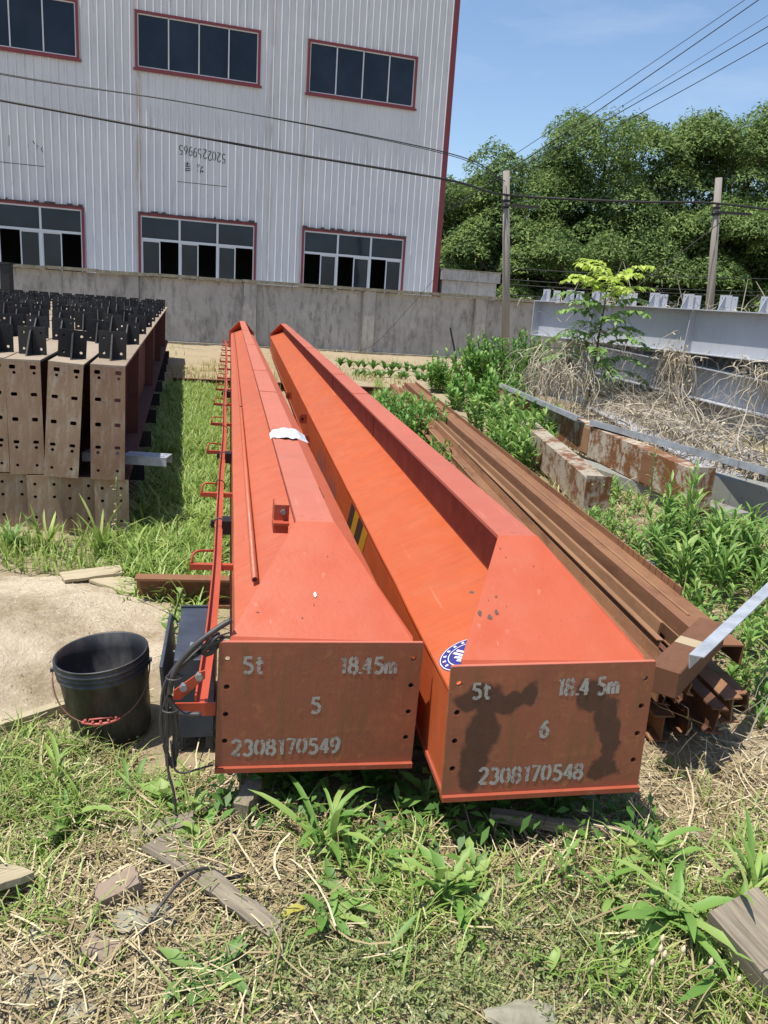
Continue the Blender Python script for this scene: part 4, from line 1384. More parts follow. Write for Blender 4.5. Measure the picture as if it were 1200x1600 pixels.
m = MB(); m.box(-.055, .055, -.06, .06, 0, .6); o = m.build('post', M_CLEAT)
bpy.data.objects.remove(o)

# ------------------------------------------------------------------ rusty steel pile at the right
PD = Vector((-.112, .994, 0)).normalized()
pyaw = math.atan2(-PD.x, PD.y)
def pile_beam(kind, x, y, z, L, w_, h_, label, roll=0, dyaw=0, pitch_=0, mat=M_RUST, name='rusty_beam', t=.007, cat='steel beam'):
    o = empty(name, (x, y, z), (rad(pitch_), rad(roll), pyaw + rad(dyaw)), label, cat, 'rusty sections piled at the right', 'YXZ')
    m = MB()
    if kind == 'I':
        m.prism(i_beam_profile(w_, h_, t, t * .8), 0, L)
    elif kind == 'C':
        m.prism([(-w_ / 2, 0), (w_ / 2, 0), (w_ / 2, h_), (w_ / 2 - t, h_), (w_ / 2 - t, t), (-w_ / 2 + t, t), (-w_ / 2 + t, h_), (-w_ / 2, h_)], 0, L)
    elif kind == 'N':   # channel with its web on top
        m.prism([(-w_ / 2, 0), (-w_ / 2 + t, 0), (-w_ / 2 + t, h_ - t), (w_ / 2 - t, h_ - t), (w_ / 2 - t, 0), (w_ / 2, 0), (w_ / 2, h_), (-w_ / 2, h_)], 0, L)
    elif kind == 'L':
        m.prism([(-w_ / 2, 0), (w_ / 2, 0), (w_ / 2, t), (-w_ / 2 + t, t), (-w_ / 2 + t, h_), (-w_ / 2, h_)], 0, L)
    elif kind == 'P':
        m.box(-w_ / 2, w_ / 2, 0, L, 0, h_)
    m.build('section', mat, o)
    return o
# big one on top: web flat, right edge standing up with saw cuts
o = pile_beam('N', 1.385, 2.98, .222, 9.6, .165, .088, 'widest rusty section on top of the pile with a notched upstanding edge', 0, .3)
m = MB()
y = .55
r = random.Random(9)
while y < 9.4:
    l = .10 if y > 1.3 else .07
    if 1.3 < y < 2.2: l = .9
    elif y > 2.2: l = r.choice((.42, .44, .45))
    m.box(.0745, .0815, y, min(y + l - .008, 9.5), .0885, .125)
    y += l
m.build('upstand', M_RUST, o)
m = MB(); m.box(-.082, -.064, .02, 9.58, .0885, .100); m.build('edge_bar', M_RUST, o)
m = MB(); m.box(-.012, -.002, .3, 9.5, .0885, .094); m.build('mill_ridge', M_RUST, o)
m = MB(); m.prism(circ(.03, .10, .016), .0883, .0892, 'z'); m.build('bolt_hole', M_BLACK, o)
pile_beam('I', 1.225, 2.60, .125, 9.9, .064, .100, 'rusty I section whose end points straight at the viewer, left of a twin', 6, -.3, 0, M_RUSTD)
pile_beam('I', 1.328, 2.70, .118, 9.9, .070, .103, 'rusty I section with torch-cut flange, right of a twin', -4, .1)
o = pile_beam('N', 1.055, 2.64, .215, 10.0, .078, .055, 'rusty channel with an orange paint chip near its end, beside the girder numbered 6', 3, -.35)
m = MB(); m.box(-.035, .01, .10, .19, .0555, .0575); m.build('orange_chip', M_ORANGE, o)
pile_beam('L', 1.118, 2.60, .268, 9.3, .026, .045, 'thin rusty angle bar lying over the rusty channel end', 14, -.15, 0, M_RUST, t=.005)
pile_beam('I', 1.150, 3.05, .222, 9.0, .030, .062, 'slim rusty I section between the thin angle bar and the wide section', 5, .15, 0, M_RUST, t=.005)
pile_beam('P', 1.195, 3.20, .226, 8.8, .012, .075, 'upright rusty flat bar with a pale burnt spot, against the wide section', 8, .35)
pile_beam('L', 1.270, 3.02, .224, 9.4, .028, .070, 'rusty angle bar tucked along the left edge of the wide section', -10, .30, 0, M_RUST, t=.005)
pile_beam('P', 1.010, 2.95, .218, 8.6, .014, .05, 'rusty flat bar on edge nearest to the girder numbered 6', -12, -.1)
pile_beam('I', 1.115, 2.82, .112, 9.4, .062, .100, 'rusty I section partly hidden below the thin angle bar', 10, -.3)
pile_beam('I', 1.015, 2.78, .110, 9.4, .066, .100, 'rusty I section partly hidden below the orange chip', -14, -.35)
pile_beam('I', 1.10, 2.74, .0, 9.8, .078, .11, 'rusty I section in the lowest layer of the pile, left one', 0, .2)
pile_beam('I', 1.22, 2.80, .0, 9.8, .08, .112, 'rusty I section in the lowest layer of the pile, middle one', 0, 0)
pile_beam('I', 1.34, 2.86, .0, 9.8, .08, .112, 'rusty I section in the lowest layer of the pile, third from left', 4, 0)
pile_beam('N', 1.475, 2.98, .0, 9.8, .12, .10, 'rusty channel at the right foot of the pile', -8, .2)
pile_beam('I', .985, 2.88, .0, 9.3, .08, .11, 'rusty I section in the lowest layer next to the girder numbered 6', -8, -.2)

# short box offcut lying across the pile and the galvanised bar on it
sb = empty('box_offcut', (.972, 2.49, .318), (rad(-.5), rad(0), rad(-35.5)), 'short rusty box section with a cream patch lying across the pile', 'steel offcut')
m = MB(); m.prism([(-.052, 0), (.052, 0), (.052, .098), (-.052, .098)], 0, .60); bevel_mesh(m.build('body', M_RUSTD, sb), .004)
m = MB(); m.box(-.0480, .0480, .26, .335, .0984, .0992); m.build('cream_patch', M_FLAKE_W if False else Mat('cream_paint', .7).color('#a8997c'), sb)
gb = empty('galvanised_bar', (1.075, 2.485, .420), (rad(2.0), 0, rad(-38.5)), 'bright galvanised angle bar resting on the short box section at the right edge', 'steel bar')
m = MB(); m.prism([(-.025, 0), (-.021, 0), (-.021, .046), (.025, .046), (.025, .05), (-.025, .05)], 0, 1.6, 'y', Matrix.Rotation(rad(-8), 4, 'Y')); m.build('angle', M_GALV, gb)

# ------------------------------------------------------------------ flaking beams at the right
def flat_beam(name, a, b, w_, h_, mat, label, endplate=None, plates=0, roll=0):
    a, b = Vector(a), Vector(b)
    d = b - a
    yaw = math.atan2(-d.x, d.y)
    pt = math.atan2(d.z, math.hypot(d.x, d.y))
    o = empty(name, a, (pt, rad(roll), yaw), label, 'steel beam', None, 'YXZ')
    L = d.length
    m = MB(); m.prism([(-w_ / 2, 0), (w_ / 2, 0), (w_ / 2, .01), (-w_ / 2 + .01, .01), (-w_ / 2 + .01, h_ - .01), (w_ / 2, h_ - .01), (w_ / 2, h_), (-w_ / 2, h_)], 0, L)
    m.build('section', mat, o)
    if endplate is not None:
        holed_plate('end_plate', [(-w_ / 2 - .01, -.02), (w_ / 2 + .02, -.02), (w_ / 2 + .02, h_ + .03), (-w_ / 2 - .01, h_ + .03)], [circ(x, z, .012, None, 8) for x in (-.04, .05) for z in (.05, h_ - .04)], .014, endplate, o).location.y = -.015
    for k in range(plates):
        m = MB(); y = L * (.12 + .8 * k / max(1, plates)); m.box(-w_ / 2 - .006, -w_ / 2 - .0005, y, y + .22, .02, h_ - .03); m.build('fish_plate', M_RUST, o)
    return o
flat_beam('flaking_beam', (2.42, 6.10, .130), (1.54, 11.2, .16), .15, .300, M_FLAKE_O, 'orange-rusted beam with bolted plates below the galvanised channel', M_FLAKE_O, 3)
flat_beam('flaking_beam', (1.64, 6.15, .03), (1.45, 8.6, .12), .17, .27, M_FLAKE_W, 'short cream-painted beam with rusty bolted end plate', M_FLAKE_O, 0)
flat_beam('flaking_beam', (2.75, 6.05, .0), (1.78, 8.1, .0), .20, .128, M_FLAKE_G, 'grey flaking beam lying beneath the orange-rusted one', None, 0)
flat_beam('flaking_beam', (3.60, 5.55, .02), (2.55, 6.80, .02), .18, .30, M_FLAKE_G, 'grey flaking beam with rust specks at the right picture edge', None, 0)
flat_beam('galvanised_channel', (3.02, 5.75, .432), (2.02, 8.05, .452), .09, .055, M_GALVD, 'long galvanised channel lying on the orange-rusted beam, nearer one', None, 0, 10)
flat_beam('galvanised_channel', (1.93, 8.2, .458), (1.50, 11.2, .462), .09, .05, M_GALVD, 'galvanised channel behind the weeds, farther one', None, 0, 10)
flat_beam('galvanised_channel', (1.62, 4.70, .02), (2.1, 5.05, .03), .10, .07, M_GALV, 'short galvanised channel stub lying in the weeds', None, 0, 0)

# ------------------------------------------------------------------ grey beams at the far right
GA, GB = Vector((2.55, 14.9, 0)), Vector((5.35, 9.3, 0))
gd = (GB - GA).normalized()
gyaw = math.atan2(-gd.x, gd.y)
gn = Vector((-gd.y, gd.x, 0))       # away from the viewer's side
def grey_beam(off, along, z, h_, w_, label, cleats=False, L=8.6, dyaw=0):
    p = GA + gn * off + gd * along
    o = empty('grey_beam', (p.x, p.y, z), (0, 0, gyaw + rad(dyaw)), label, 'steel beam', 'grey beams stacked at the right')
    m = MB(); m.box(-w_ / 2, w_ / 2, 0, L, h_ - .014, h_); m.build('top_flange', M_GREYB, o)
    m = MB(); m.box(-.006, .006, .0, L, .0145, h_ - .0145); m.build('web', M_GREYB, o)
    m = MB(); m.box(-w_ / 2, w_ / 2, 0, L, 0, .014); m.build('bottom_flange', M_GREYB, o)
    m = MB(); m.box(-w_ / 2, w_ / 2, -.016, -.001, 0, h_); m.build('end_plate', M_GREYB, o)
    for y in (1.5, 3.6, 5.7, 7.6):
        for s in (-1, 1):
            m = MB(); m.prism([(s * .0065, .0148), (s * w_ * .46, .0148), (s * w_ * .30, h_ - .0148), (s * .0065, h_ - .0148)], y, y + .010); m.build('stiffener', M_GREYB, o)
    if cleats:
        for k in range(13):
            y = .12 + .66 * k
            c = holed_plate('cleat', [(-.10, 0), (.10, 0), (.10, .20), (-.10, .20)], [circ(x, q, .010, None, 8) for x in (-.06, .06) for q in (.04, .16)], .010, M_GREYB, o)
            c.location = (0, y, h_); c.rotation_euler = (0, 0, rad(90 if True else 0))
            m = MB(); m.prism([(-.001, 0), (-.12, 0), (-.02, .18), (-.001, .18)], -.004, .004, 'x'); m.build('gusset', M_GREYB, c)
    return o
grey_beam(0.0, 0.0, 1.08, .60, .30, 'topmost front grey steel beam with a row of square cleats on top', True)
o = grey_beam(.02, 1.6, .60, .44, .32, 'grey steel beam directly below the topmost one', False, 8.6, .5)
o.rotation_euler = (rad(-3.2), 0, gyaw + rad(.5))
grey_beam(.30, .1, .0, .42, .32, 'grey steel beam at the bottom of the stack in deep shade', False)
grey_beam(.45, -.3, 1.08, .60, .30, 'grey steel beam behind the topmost front one', True)
grey_beam(.62, .2, .0, 1.05, .26, 'tall grey steel beam in the rear row below', False)
for (a_, b_, w_, h_, lb) in (((3.40, 6.3, .0), (3.28, 13.2, .0), .32, .36, 'low grey steel beam lying under the mat of dead vines'), ((2.98, 6.9, .0), (2.86, 12.2, .0), .26, .26, 'lower grey steel beam nearer than the one under the vine mat')):
    d_ = Vector(b_) - Vector(a_)
    o = empty('grey_beam', a_, (0, 0, math.atan2(-d_.x, d_.y)), lb, 'steel beam', 'grey beams stacked at the right')
    L_ = d_.length
    m = MB(); m.box(-w_ / 2, w_ / 2, 0, L_, h_ - .014, h_); m.build('top_flange', M_GREYB, o)
    m = MB(); m.box(-.006, .006, 0, L_, .0145, h_ - .0145); m.build('web', M_GREYB, o)
    m = MB(); m.box(-w_ / 2, w_ / 2, 0, L_, 0, .014); m.build('bottom_flange', M_GREYB, o)
# thin dry canes rising over the grey beams
rs_ = random.Random(21)
ORD = ['first', 'second', 'third', 'fourth', 'fifth', 'sixth', 'seventh', 'eighth', 'ninth', 'tenth', 'eleventh', 'twelfth', 'thirteenth']
for i in range(9):
    t = .3 + i * .62 + rs_.uniform(-.2, .2)
    p = GA + gd * t + gn * rs_.uniform(.2, .6)
    lx, ly = rs_.uniform(-.25, .35), rs_.uniform(-.2, .2)
    hh = rs_.uniform(.25, .8)
    m = MB(); m.tube([(p.x, p.y, 1.69), (p.x + lx * .6, p.y + ly * .5, 1.69 + hh * .6), (p.x + lx, p.y + ly, 1.69 + hh)], [.008, .006, .003], 5)
    tag(m.build('dry_cane', M_VINE), f'{ORD[i]} from left of the thin dry canes sticking up above the grey beams', 'cane', 'dry canes above the grey beams')

# iron stick in the plot
m = MB(); m.tube([(1.38, 17.5, -.1), (1.30, 17.48, .45), (1.13, 17.45, 1.03)], [.022, .02, .018], 6)
tag(m.build('iron_stick', M_CLEAT), 'thin dark iron stick leaning out of the vegetable plot', 'stick')
# ------------------------------------------------------------------ sand heap, boards
sx_ = np.linspace(-3.2, -.82, 90); sy_ = np.linspace(2.35, 4.35, 80)
X, Y = np.meshgrid(sx_, sy_)
# distance inside a rough outline: straight near edge along the board, ragged elsewhere
near_edge = (Y - (2.47 + (X + 1.27) * 1.05)) / 1.45 + (vnoise(X * 4, Y * 4) - .5) * .05
right_edge = (-.90 - X) - .28 * sstep(3.55, 4.1, Y) * 1.6 + (vnoise(Y * 5, X * 3 + 4) - .5) * .12
far_edge = (4.02 - Y) + (vnoise(X * 3 + 7, Y * 2) - .5) * .12
inside = np.minimum(np.minimum(near_edge, right_edge), far_edge)
hgt = .02 * sstep(-.02, .06, inside) + .13 * sstep(.05, .75, inside) * (.55 + .75 * vnoise(X * 1.6 + 2, Y * 1.6)) + .02 * (vnoise(X * 7, Y * 7) - .5) * sstep(.05, .3, inside) + .008 * (vnoise(X * 22, Y * 22) - .5)
Z = np.where(inside > -.015, hgt, -.08) + gh(X, Y) * .5
nx, ny = len(sx_), len(sy_)
I = np.arange(nx * ny).reshape(ny, nx)
F = np.stack([I[:-1, :-1].ravel(), I[:-1, 1:].ravel(), I[1:, 1:].ravel(), I[1:, :-1].ravel()], 1)
tag(big('sand_heap', np.stack([X.ravel(), Y.ravel(), Z.ravel()], 1), F, M_SAND, smooth=True), 'pale heap of sand spread on the ground behind the bucket', 'sand', kind='stuff')
# chips and grit on the sand
_rs2 = np.random.RandomState(8)
_m = (inside > .04).ravel()
_G = np.stack([X.ravel(), Y.ravel(), Z.ravel()], 1)[_m]
_G = _G[_rs2.randint(0, len(_G), 1100)] + np.concatenate([_rs2.uniform(-.014, .014, (1100, 2)), np.full((1100, 1), .003)], 1)
_V, _F = leaf_cloud(_rs2, _G, np.tile([0, 0, 1.0], (1100, 1)), .011)
M_GRIT = Mat('sand_grit', .9)
M_GRIT.color(M_GRIT.mix(M_GRIT.island(), '#7d6f5c', '#efe8da'))
tag(big('sand_grit', _V, _F, M_GRIT), 'coarse grit and chips scattered over the sand', 'grit', kind='stuff')
def plank(name, loc, rot, l, w_, t, mat, label, cat='board', seed=0):
    o = empty(name, loc, tuple(rad(a) for a in rot), label, cat)
    r = random.Random(seed)
    n = 8
    top = [(-l / 2 + r.uniform(-.01, .01), -w_ / 2)] + [(-l / 2 + l * i / n, -w_ / 2 + r.uniform(-.004, .004)) for i in range(1, n)] + [(l / 2 + r.uniform(-.012, .012), -w_ / 2), (l / 2 + r.uniform(-.012, .012), 0), (l / 2 + r.uniform(-.012, .012), w_ / 2)] + [(l / 2 - l * i / n, w_ / 2 + r.uniform(-.004, .004)) for i in range(1, n)] + [(-l / 2 + r.uniform(-.01, .01), w_ / 2)]
    k = len(top)
    vs = [(p[0], p[1], t) for p in top] + [(p[0], p[1], 0) for p in top]
    obj('plank', vs, [tuple(range(k)), tuple(range(2 * k - 1, k - 1, -1))] + [(i, i + k, (i + 1) % k + k, (i + 1) % k) for i in range(k)], mat, o)
    return o
plank('edge_board', (-1.46, 2.30, .0), (8, 0, 46.4), 1.35, .03, .05, M_PLY, 'thin pale board along the near edge of the sand heap', seed=1)
plank('timber_offcut', (-1.50, 3.96, .055), (2, -2, 30), .30, .12, .014, M_PLY, 'pale board poking out behind the sand, left of two', seed=2)
plank('timber_offcut', (-1.33, 3.90, .035), (2, 3, -24), .27, .15, .014, M_PLY, 'pale wide board poking out behind the sand, right of two', seed=3)

# ------------------------------------------------------------------ stones, bricks and scraps in the foreground
def rock(name, loc, size, rot, mat, label, cat, seed, boxy=.5):
    bm = bmesh.new()
    bmesh.ops.create_cube(bm, size=2)
    bmesh.ops.subdivide_edges(bm, edges=bm.edges, cuts=9, use_grid_fill=True)
    rs = np.random.RandomState(seed)
    off = rs.uniform(0, 50, 3)
    cuts = [(Vector(rs.normal(0, 1, 3)).normalized(), rs.uniform(.62, .95)) for _ in range(3 if boxy > .6 else 9)]
    for v in bm.verts:
        p = v.co.copy()
        s_ = p.normalized() * 1.15
        q = p.lerp(s_, .18 if boxy > .6 else .55)
        for nrm, d in cuts:                                   # chipped flat facets
            e = q.dot(nrm) - d * (1.35 if boxy > .6 else 1.0)
            if e > 0:
                q = q - nrm * e
        n1 = float(vnoise(q.x * 2 + off[0] + q.z * 1.7, q.y * 2 + off[1] - q.z)) - .5
        n2 = float(vnoise(q.x * 7 + off[1] + q.z * 5, q.y * 7 + off[2] - q.z * 6)) - .5
        q = q * (1 + .12 * n1 + .09 * n2)
        v.co = Vector((q.x * size[0], q.y * size[1], q.z * size[2]))
    me = bpy.data.meshes.new(name); bm.to_mesh(me); bm.free()
    o = link(name, me, mat)
    o.location = loc; o.rotation_euler = tuple(rad(a) for a in rot)
    return tag(o, label, cat)
rock('brick', (-.615, 1.745, .035), (.055, .030, .026), (8, -12, 32), M_BRICK, 'broken brick lying on straw next to the grey stone', 'brick', 1, .85)
rock('stone', (-.52, 1.655, .018), (.072, .040, .030), (4, 4, 18), M_STONE, 'grey rough stone with a black wire across it', 'stone', 2, .35)
rock('brick', (-.60, 1.575, .005), (.045, .030, .02), (0, 5, -15), M_BRICK, 'brick end buried in straw below the grey stone', 'brick', 3, .7)
rock('stone', (-.70, 1.475, .0), (.085, .05, .022), (0, 0, 5), M_STONE, 'flat dusty stone at the lower left corner', 'stone', 4, .3)
rock('stone', (.385, 1.46, .012), (.085, .06, .03), (0, 0, -20), M_STONE, 'flat tan stone at the bottom edge, right of centre', 'stone', 5, .35)
rock('stone', (-.42, 1.56, .0), (.045, .02, .012), (0, 0, 20), M_STONE, 'small flat stone chip in straw right of the grey stone', 'stone', 6, .4)
rock('stone', (-1.60, 3.02, .055), (.03, .02, .016), (0, 0, 20), M_STONE, 'small dark stone lying on the sand at the left', 'stone', 7, .4)
rock('stone', (-1.48, 2.95, .045), (.02, .014, .01), (0, 0, 20), M_STONE, 'pebble lying on the sand, nearer the bucket', 'stone', 8, .4)
plank('wood_scrap', (-.575, 2.00, .035), (6, -8, 22), .17, .05, .012, M_WOOD, 'grey weathered wood scrap lying on the dry grass left of centre', seed=5)
plank('rotten_board', (-.46, 1.87, .035), (-14, 6, -24), .26, .12, .014, M_WOOD, 'rotten board half covered with soil beside the black wire', seed=6)
plank('rotten_board', (-.29, 1.71, .04), (14, 4, -35), .28, .05, .016, M_WOOD, 'split board end running towards the weeds at the centre', seed=7)
plank('wood_block', (-.355, 2.14, .01), (0, 0, 82), .13, .05, .07, M_WOOD, 'upright wood block in the shade under the girder numbered 5', seed=8)
plank('wood_board', (-.975, 1.665, .06), (-10, 14, 58), .32, .11, .018, M_PLY, 'tan board corner entering at the left edge', seed=9)
plank('wood_beam', (1.06, 1.545, .03), (12, 12, -62), .48, .16, .07, M_WOOD, 'thick grey weathered timber at the lower right corner', seed=10)
plank('wood_log', (.63, 2.10, .045), (0, 0, -8), .50, .03, .03, M_WOOD, 'thin dry stick lying in the shade before the girder numbered 6', seed=11)
r = random.Random(44)
for i in range(16):
    x, y = r.choice(((-.62, 1.62), (-.35, 1.75), (-.75, 1.5), (-.25, 2.02), (-.45, 1.5), (.1, 1.5))) ; x += r.uniform(-.16, .16); y += r.uniform(-.12, .12)
    s_ = r.uniform(.010, .026)
    rock('rubble', (x, y, ghs(x, y) + s_ * .15), (s_ * 1.3, s_, s_ * .6), (r.uniform(-15, 15), r.uniform(-15, 15), r.uniform(0, 180)), M_STONE, 'small grey-brown rubble piece lying in the foreground straw', 'rubble', 200 + i, .4)['group'] = 'rubble in the straw'
m = MB(); m.tube(catmull([(-.515, 1.60, .035), (-.49, 1.66, .06), (-.45, 1.74, .085), (-.40, 1.80, .075), (-.34, 1.80, .05), (-.30, 1.83, .04)], 8), .0045, 7)
tag(m.build('black_wire', M_CABLE, None, True), 'piece of black wire curling over the grey stone', 'wire')

# ------------------------------------------------------------------ ribbons (grass, straw, vines)
def ribbons(base, head, length, width, droop, seg=3, lift=None, rs=None, taper=True, curl=None):
    """base (n,3); head azimuth (n); tilt from vertical via lift (0 up .. 1 flat); returns V,F(quads)"""
    n = len(base)
    d = np.stack([np.cos(head), np.sin(head)], 1)
    side = np.stack([-np.sin(head), np.cos(head), np.zeros(n)], 1)
    V = np.zeros((n, seg + 1, 2, 3))
    pos = base.copy()
    ang = lift.copy()
    hd = head.copy()
    for s in range(seg + 1):
        t = s / seg
        wd = width * ((1 - t) ** .7 * .94 + .06 if taper else np.ones(n))
        sd = np.stack([-np.sin(hd), np.cos(hd), np.zeros(n)], 1)
        V[:, s, 0] = pos - sd * (wd / 2)[:, None]
        V[:, s, 1] = pos + sd * (wd / 2)[:, None]
        st = (length / seg)[:, None]
        dirv = np.stack([np.cos(hd) * np.sin(ang), np.sin(hd) * np.sin(ang), np.cos(ang)], 1)
        pos = pos + dirv * st
        ang = ang + droop / seg
        if curl is not None:
            hd = hd + curl / seg
    V = V.reshape(-1, 3)
    b = (np.arange(n) * (seg + 1) * 2)[:, None]
    Fs = []
    for s in range(seg):
        o_ = s * 2
        Fs.append(np.concatenate([b + o_, b + o_ + 1, b + o_ + 3, b + o_ + 2], 1))
    return V, np.concatenate(Fs)

def scatter(rs, n, x0, x1, y0, y1, dens=None):
    out_ = []
    tot = 0
    while tot < n:
        x = rs.uniform(x0, x1, n * 2); y = rs.uniform(y0, y1, n * 2)
        if dens is not None:
            k = rs.rand(n * 2) < dens(x, y)
            x, y = x[k], y[k]
        out_.append(np.stack([x, y], 1)); tot += len(x)
        if len(out_) > 60: break
    P = np.concatenate(out_)[:n]
    return np.concatenate([P, gh(P[:, 0], P[:, 1])[:, None]], 1)

def grass(name, rs, P, hmin, hmax, wd, mat, label, droop=1.4, seg=3, lift=.5):
    n = len(P)
    L_ = rs.uniform(hmin, hmax, n)
    V, F = ribbons(P, rs.uniform(0, 2 * math.pi, n), L_, rs.uniform(.6, 1.3, n) * wd, rs.uniform(.3, 1, n) * droop, seg, np.abs(rs.normal(0, lift, n)), rs, True, rs.normal(0, .5, n))
    V[:, 2] = np.maximum(V[:, 2], -.05)
    return tag(big(name, V, F, mat), label, 'grass', kind='stuff')

def tufts(name, rs, C, per, hmin, hmax, wd, mat, label, rad_=.03, droop=2.0, seg=4):
    """grass tufts: blades of one tuft leave one spot and arch outwards"""
    k = rs.randint(max(2, per // 2), per * 2, len(C))
    idx = np.repeat(np.arange(len(C)), k)
    n = len(idx)
    hd = rs.uniform(0, 2 * math.pi, n)
    q = np.sqrt(rs.rand(n)) * rad_
    P = C[idx].copy()
    P[:, 0] += q * np.cos(hd); P[:, 1] += q * np.sin(hd)
    hd = hd + rs.normal(0, .5, n)
    sc_ = rs.uniform(.55, 1.15, len(C))[idx]
    L_ = rs.uniform(hmin, hmax, n) * sc_
    V, F = ribbons(P, hd, L_, rs.uniform(.6, 1.3, n) * wd, rs.uniform(.3, 1.1, n) * droop, seg, np.abs(rs.normal(.15, .28, n)) + q / rad_ * .35, rs, True, rs.normal(0, .7, n))
    V[:, 2] = np.maximum(V[:, 2], -.05)
    return tag(big(name, V, F, mat), label, 'grass', kind='stuff')

def blob(cx, cy, sx, sy, a=1.0):
    return lambda x, y: a * np.exp(-(((x - cx) / sx) ** 2 + ((y - cy) / sy) ** 2))

# girder footprints keep the plants from growing through steel
def under(x, y, gx0, gy0, yaw, hw):
    a = rad(yaw)
    lx = (x - gx0) * math.cos(a) + (y - gy0) * math.sin(a)
    ly = -(x - gx0) * math.sin(a) + (y - gy0) * math.cos(a)
    return (np.abs(lx) < hw) & (ly > -.0) & (ly < 18.05)
def blocked(x, y):
    b = under(x, y, -.1557, 2.1626, 11.42, .30) | under(x, y, .5108, 2.0628, 10.32, .30)
    b |= under(x, y, -.61, 2.30, 11.4, .15) & (y < 3.4)
    b |= (np.hypot(x + .925, y - 2.6) < .15)
    # left stack
    lx = (x + 1.67) * .968 + (y - 4.75) * .249
    ly = -(x + 1.67) * .249 + (y - 4.75) * .968
    b |= (lx < .14) & (ly > .0) & (ly < 13)
    b |= (x > .93 - (y - 2.6) * .112) & (x < 1.56 - (y - 2.6) * .112) & (y > 2.62) & (y < 12.6)
    b |= (x > -3) & (x < -.95 - .28 * (y > 3.6)) & (y > 2.50 + (x + 1.27) * 1.05) & (y < 4.0) & (y > 2.45)
    return b
def keep(P):
    return P[~blocked(P[:, 0], P[:, 1])]

rs = np.random.RandomState(101)
# lush strip between the stack and the left girder
strip = lambda x, y: ((x > -1.53 - (y - 4.75) * .257) & (x < -.42 - (y - 2.16) * .202)).astype(float) * (.75 + .4 * vnoise(x * 2, y * 2)) * (1 - sstep(11.5, 13.0, y)) * (.10 + .90 * sstep(3.72, 3.9, y))
P = keep(scatter(rs, 1900, -3.4, -.4, 3.3, 13.0, strip))
tufts('grass', rs, P, 11, .10, .26, .013, M_GRASS, 'tall lush grass between the left beam stack and the left girder', .05, 2.3)
P = keep(scatter(rs, 2600, -3.2, -.9, 4.05, 4.85, lambda x, y: .4 + .6 * vnoise(x * 4, y * 4)))
grass('grass', rs, P, .08, .20, .010, M_GRASS, 'grass growing in front of the left beam stack', 1.8)
# thin grass on the far dirt
P = keep(scatter(rs, 5000, -7.5, 2.5, 12.5, 22.5, lambda x, y: sstep(.5, .8, vnoise(x * .9, y * .7 + 4)) * (1 - .75 * sstep(15, 18, y))))
grass('grass', rs, P, .06, .18, .014, M_GRASSDRY, 'sparse drying grass on the dirt before the wall', 1.4)
P = keep(scatter(rs, 6000, -.3, 1.6, 3.0, 15.0, lambda x, y: (.35 + .65 * vnoise(x * 3, y * 1.5)) * (x > .92 - (y - 2.06) * .185) * (x < 1.0 - (y - 2.6) * .1)))
grass('grass', rs, P, .08, .24, .010, M_GRASS, 'grass between the right girder and the rusty pile', 1.6)
P = keep(scatter(rs, 8000, 1.3, 6.5, 3.0, 12.0, lambda x, y: (.25 + .75 * vnoise(x * 1.7, y * 1.7)) * (x > 1.5 - (y - 2.6) * .112)))
grass('grass', rs, P, .06, .22, .011, M_GRASSDRY, 'dry and green grass among the beams at the right', 1.5)

# foreground
fg_green = lambda x, y: np.clip(blob(-.95, 2.15, .30, .28)(x, y) + blob(-.55, 2.05, .12, .1, .5)(x, y) + blob(.95, 1.72, .30, .25)(x, y) + blob(.15, 1.75, .2, .2, .55)(x, y) + blob(-1.25, 2.35, .3, .2)(x, y) + blob(-.62, 2.45, .14, .25, .8)(x, y) + blob(1.2, 2.0, .25, .2, .7)(x, y) + blob(.05, 2.0, .3, .12, .4)(x, y), 0, 1)
P = keep(scatter(rs, 700, -1.5, 1.6, 1.1, 3.0, lambda x, y: .06 + .94 * fg_green(x, y)))
tufts('grass', rs, P, 9, .05, .17, .0066, M_GRASS, 'green grass in the foreground at left, right and beside the bucket', .025, 2.2)
P = keep(scatter(rs, 3000, -1.5, 1.6, 1.1, 3.0, lambda x, y: .15 + .85 * fg_green(x, y)))
grass('grass', rs, P, .05, .15, .005, M_GRASSDRY, 'yellowing grass mixed into the foreground', 2.0, 3, .8)

# cut straw lying about
def straw(name, rs, P, lmin, lmax, wd, label, lay=.18, seg=3, mat=None, z=.0, pile=.02):
    n = len(P)
    P = P.copy()
    P[:, 2] += z + rs.uniform(0, 1, n) ** 2 * pile
    V, F = ribbons(P, rs.uniform(0, 2 * math.pi, n), rs.uniform(lmin, lmax, n), rs.uniform(.5, 1.4, n) * wd, rs.normal(0, .35, n), seg, math.pi / 2 + rs.normal(0, lay, n), rs, False, rs.normal(0, .7, n))
    g = gh(V[:, 0], V[:, 1])
    V[:, 2] = np.maximum(V[:, 2], g + .001)
    return tag(big(name, V, F, mat or M_STRAW), label, 'straw', kind='stuff')
st = lambda x, y: np.clip(.25 + blob(-.55, 1.70, .45, .35)(x, y) + blob(.9, 2.05, .45, .25, 1.2)(x, y) + blob(-.75, 2.3, .35, .2, .6)(x, y) + blob(0, 2.1, .5, .1, .6)(x, y), 0, 1) * (1 - .5 * blob(.35, 1.62, .4, .15)(x, y))
straw('straw', rs, keep(scatter(rs, 12500, -1.5, 1.8, 1.1, 2.9, st)), .03, .14, .0029, 'dry straw and cut stalks covering the foreground', .24, 2, None, 0, .035)
straw('straw', rs, keep(scatter(rs, 1600, -1.4, 1.7, 1.1, 2.7, st)), .10, .28, .0042, 'longer pale stalks lying over the foreground straw', .12, 4, None, .01, .03)
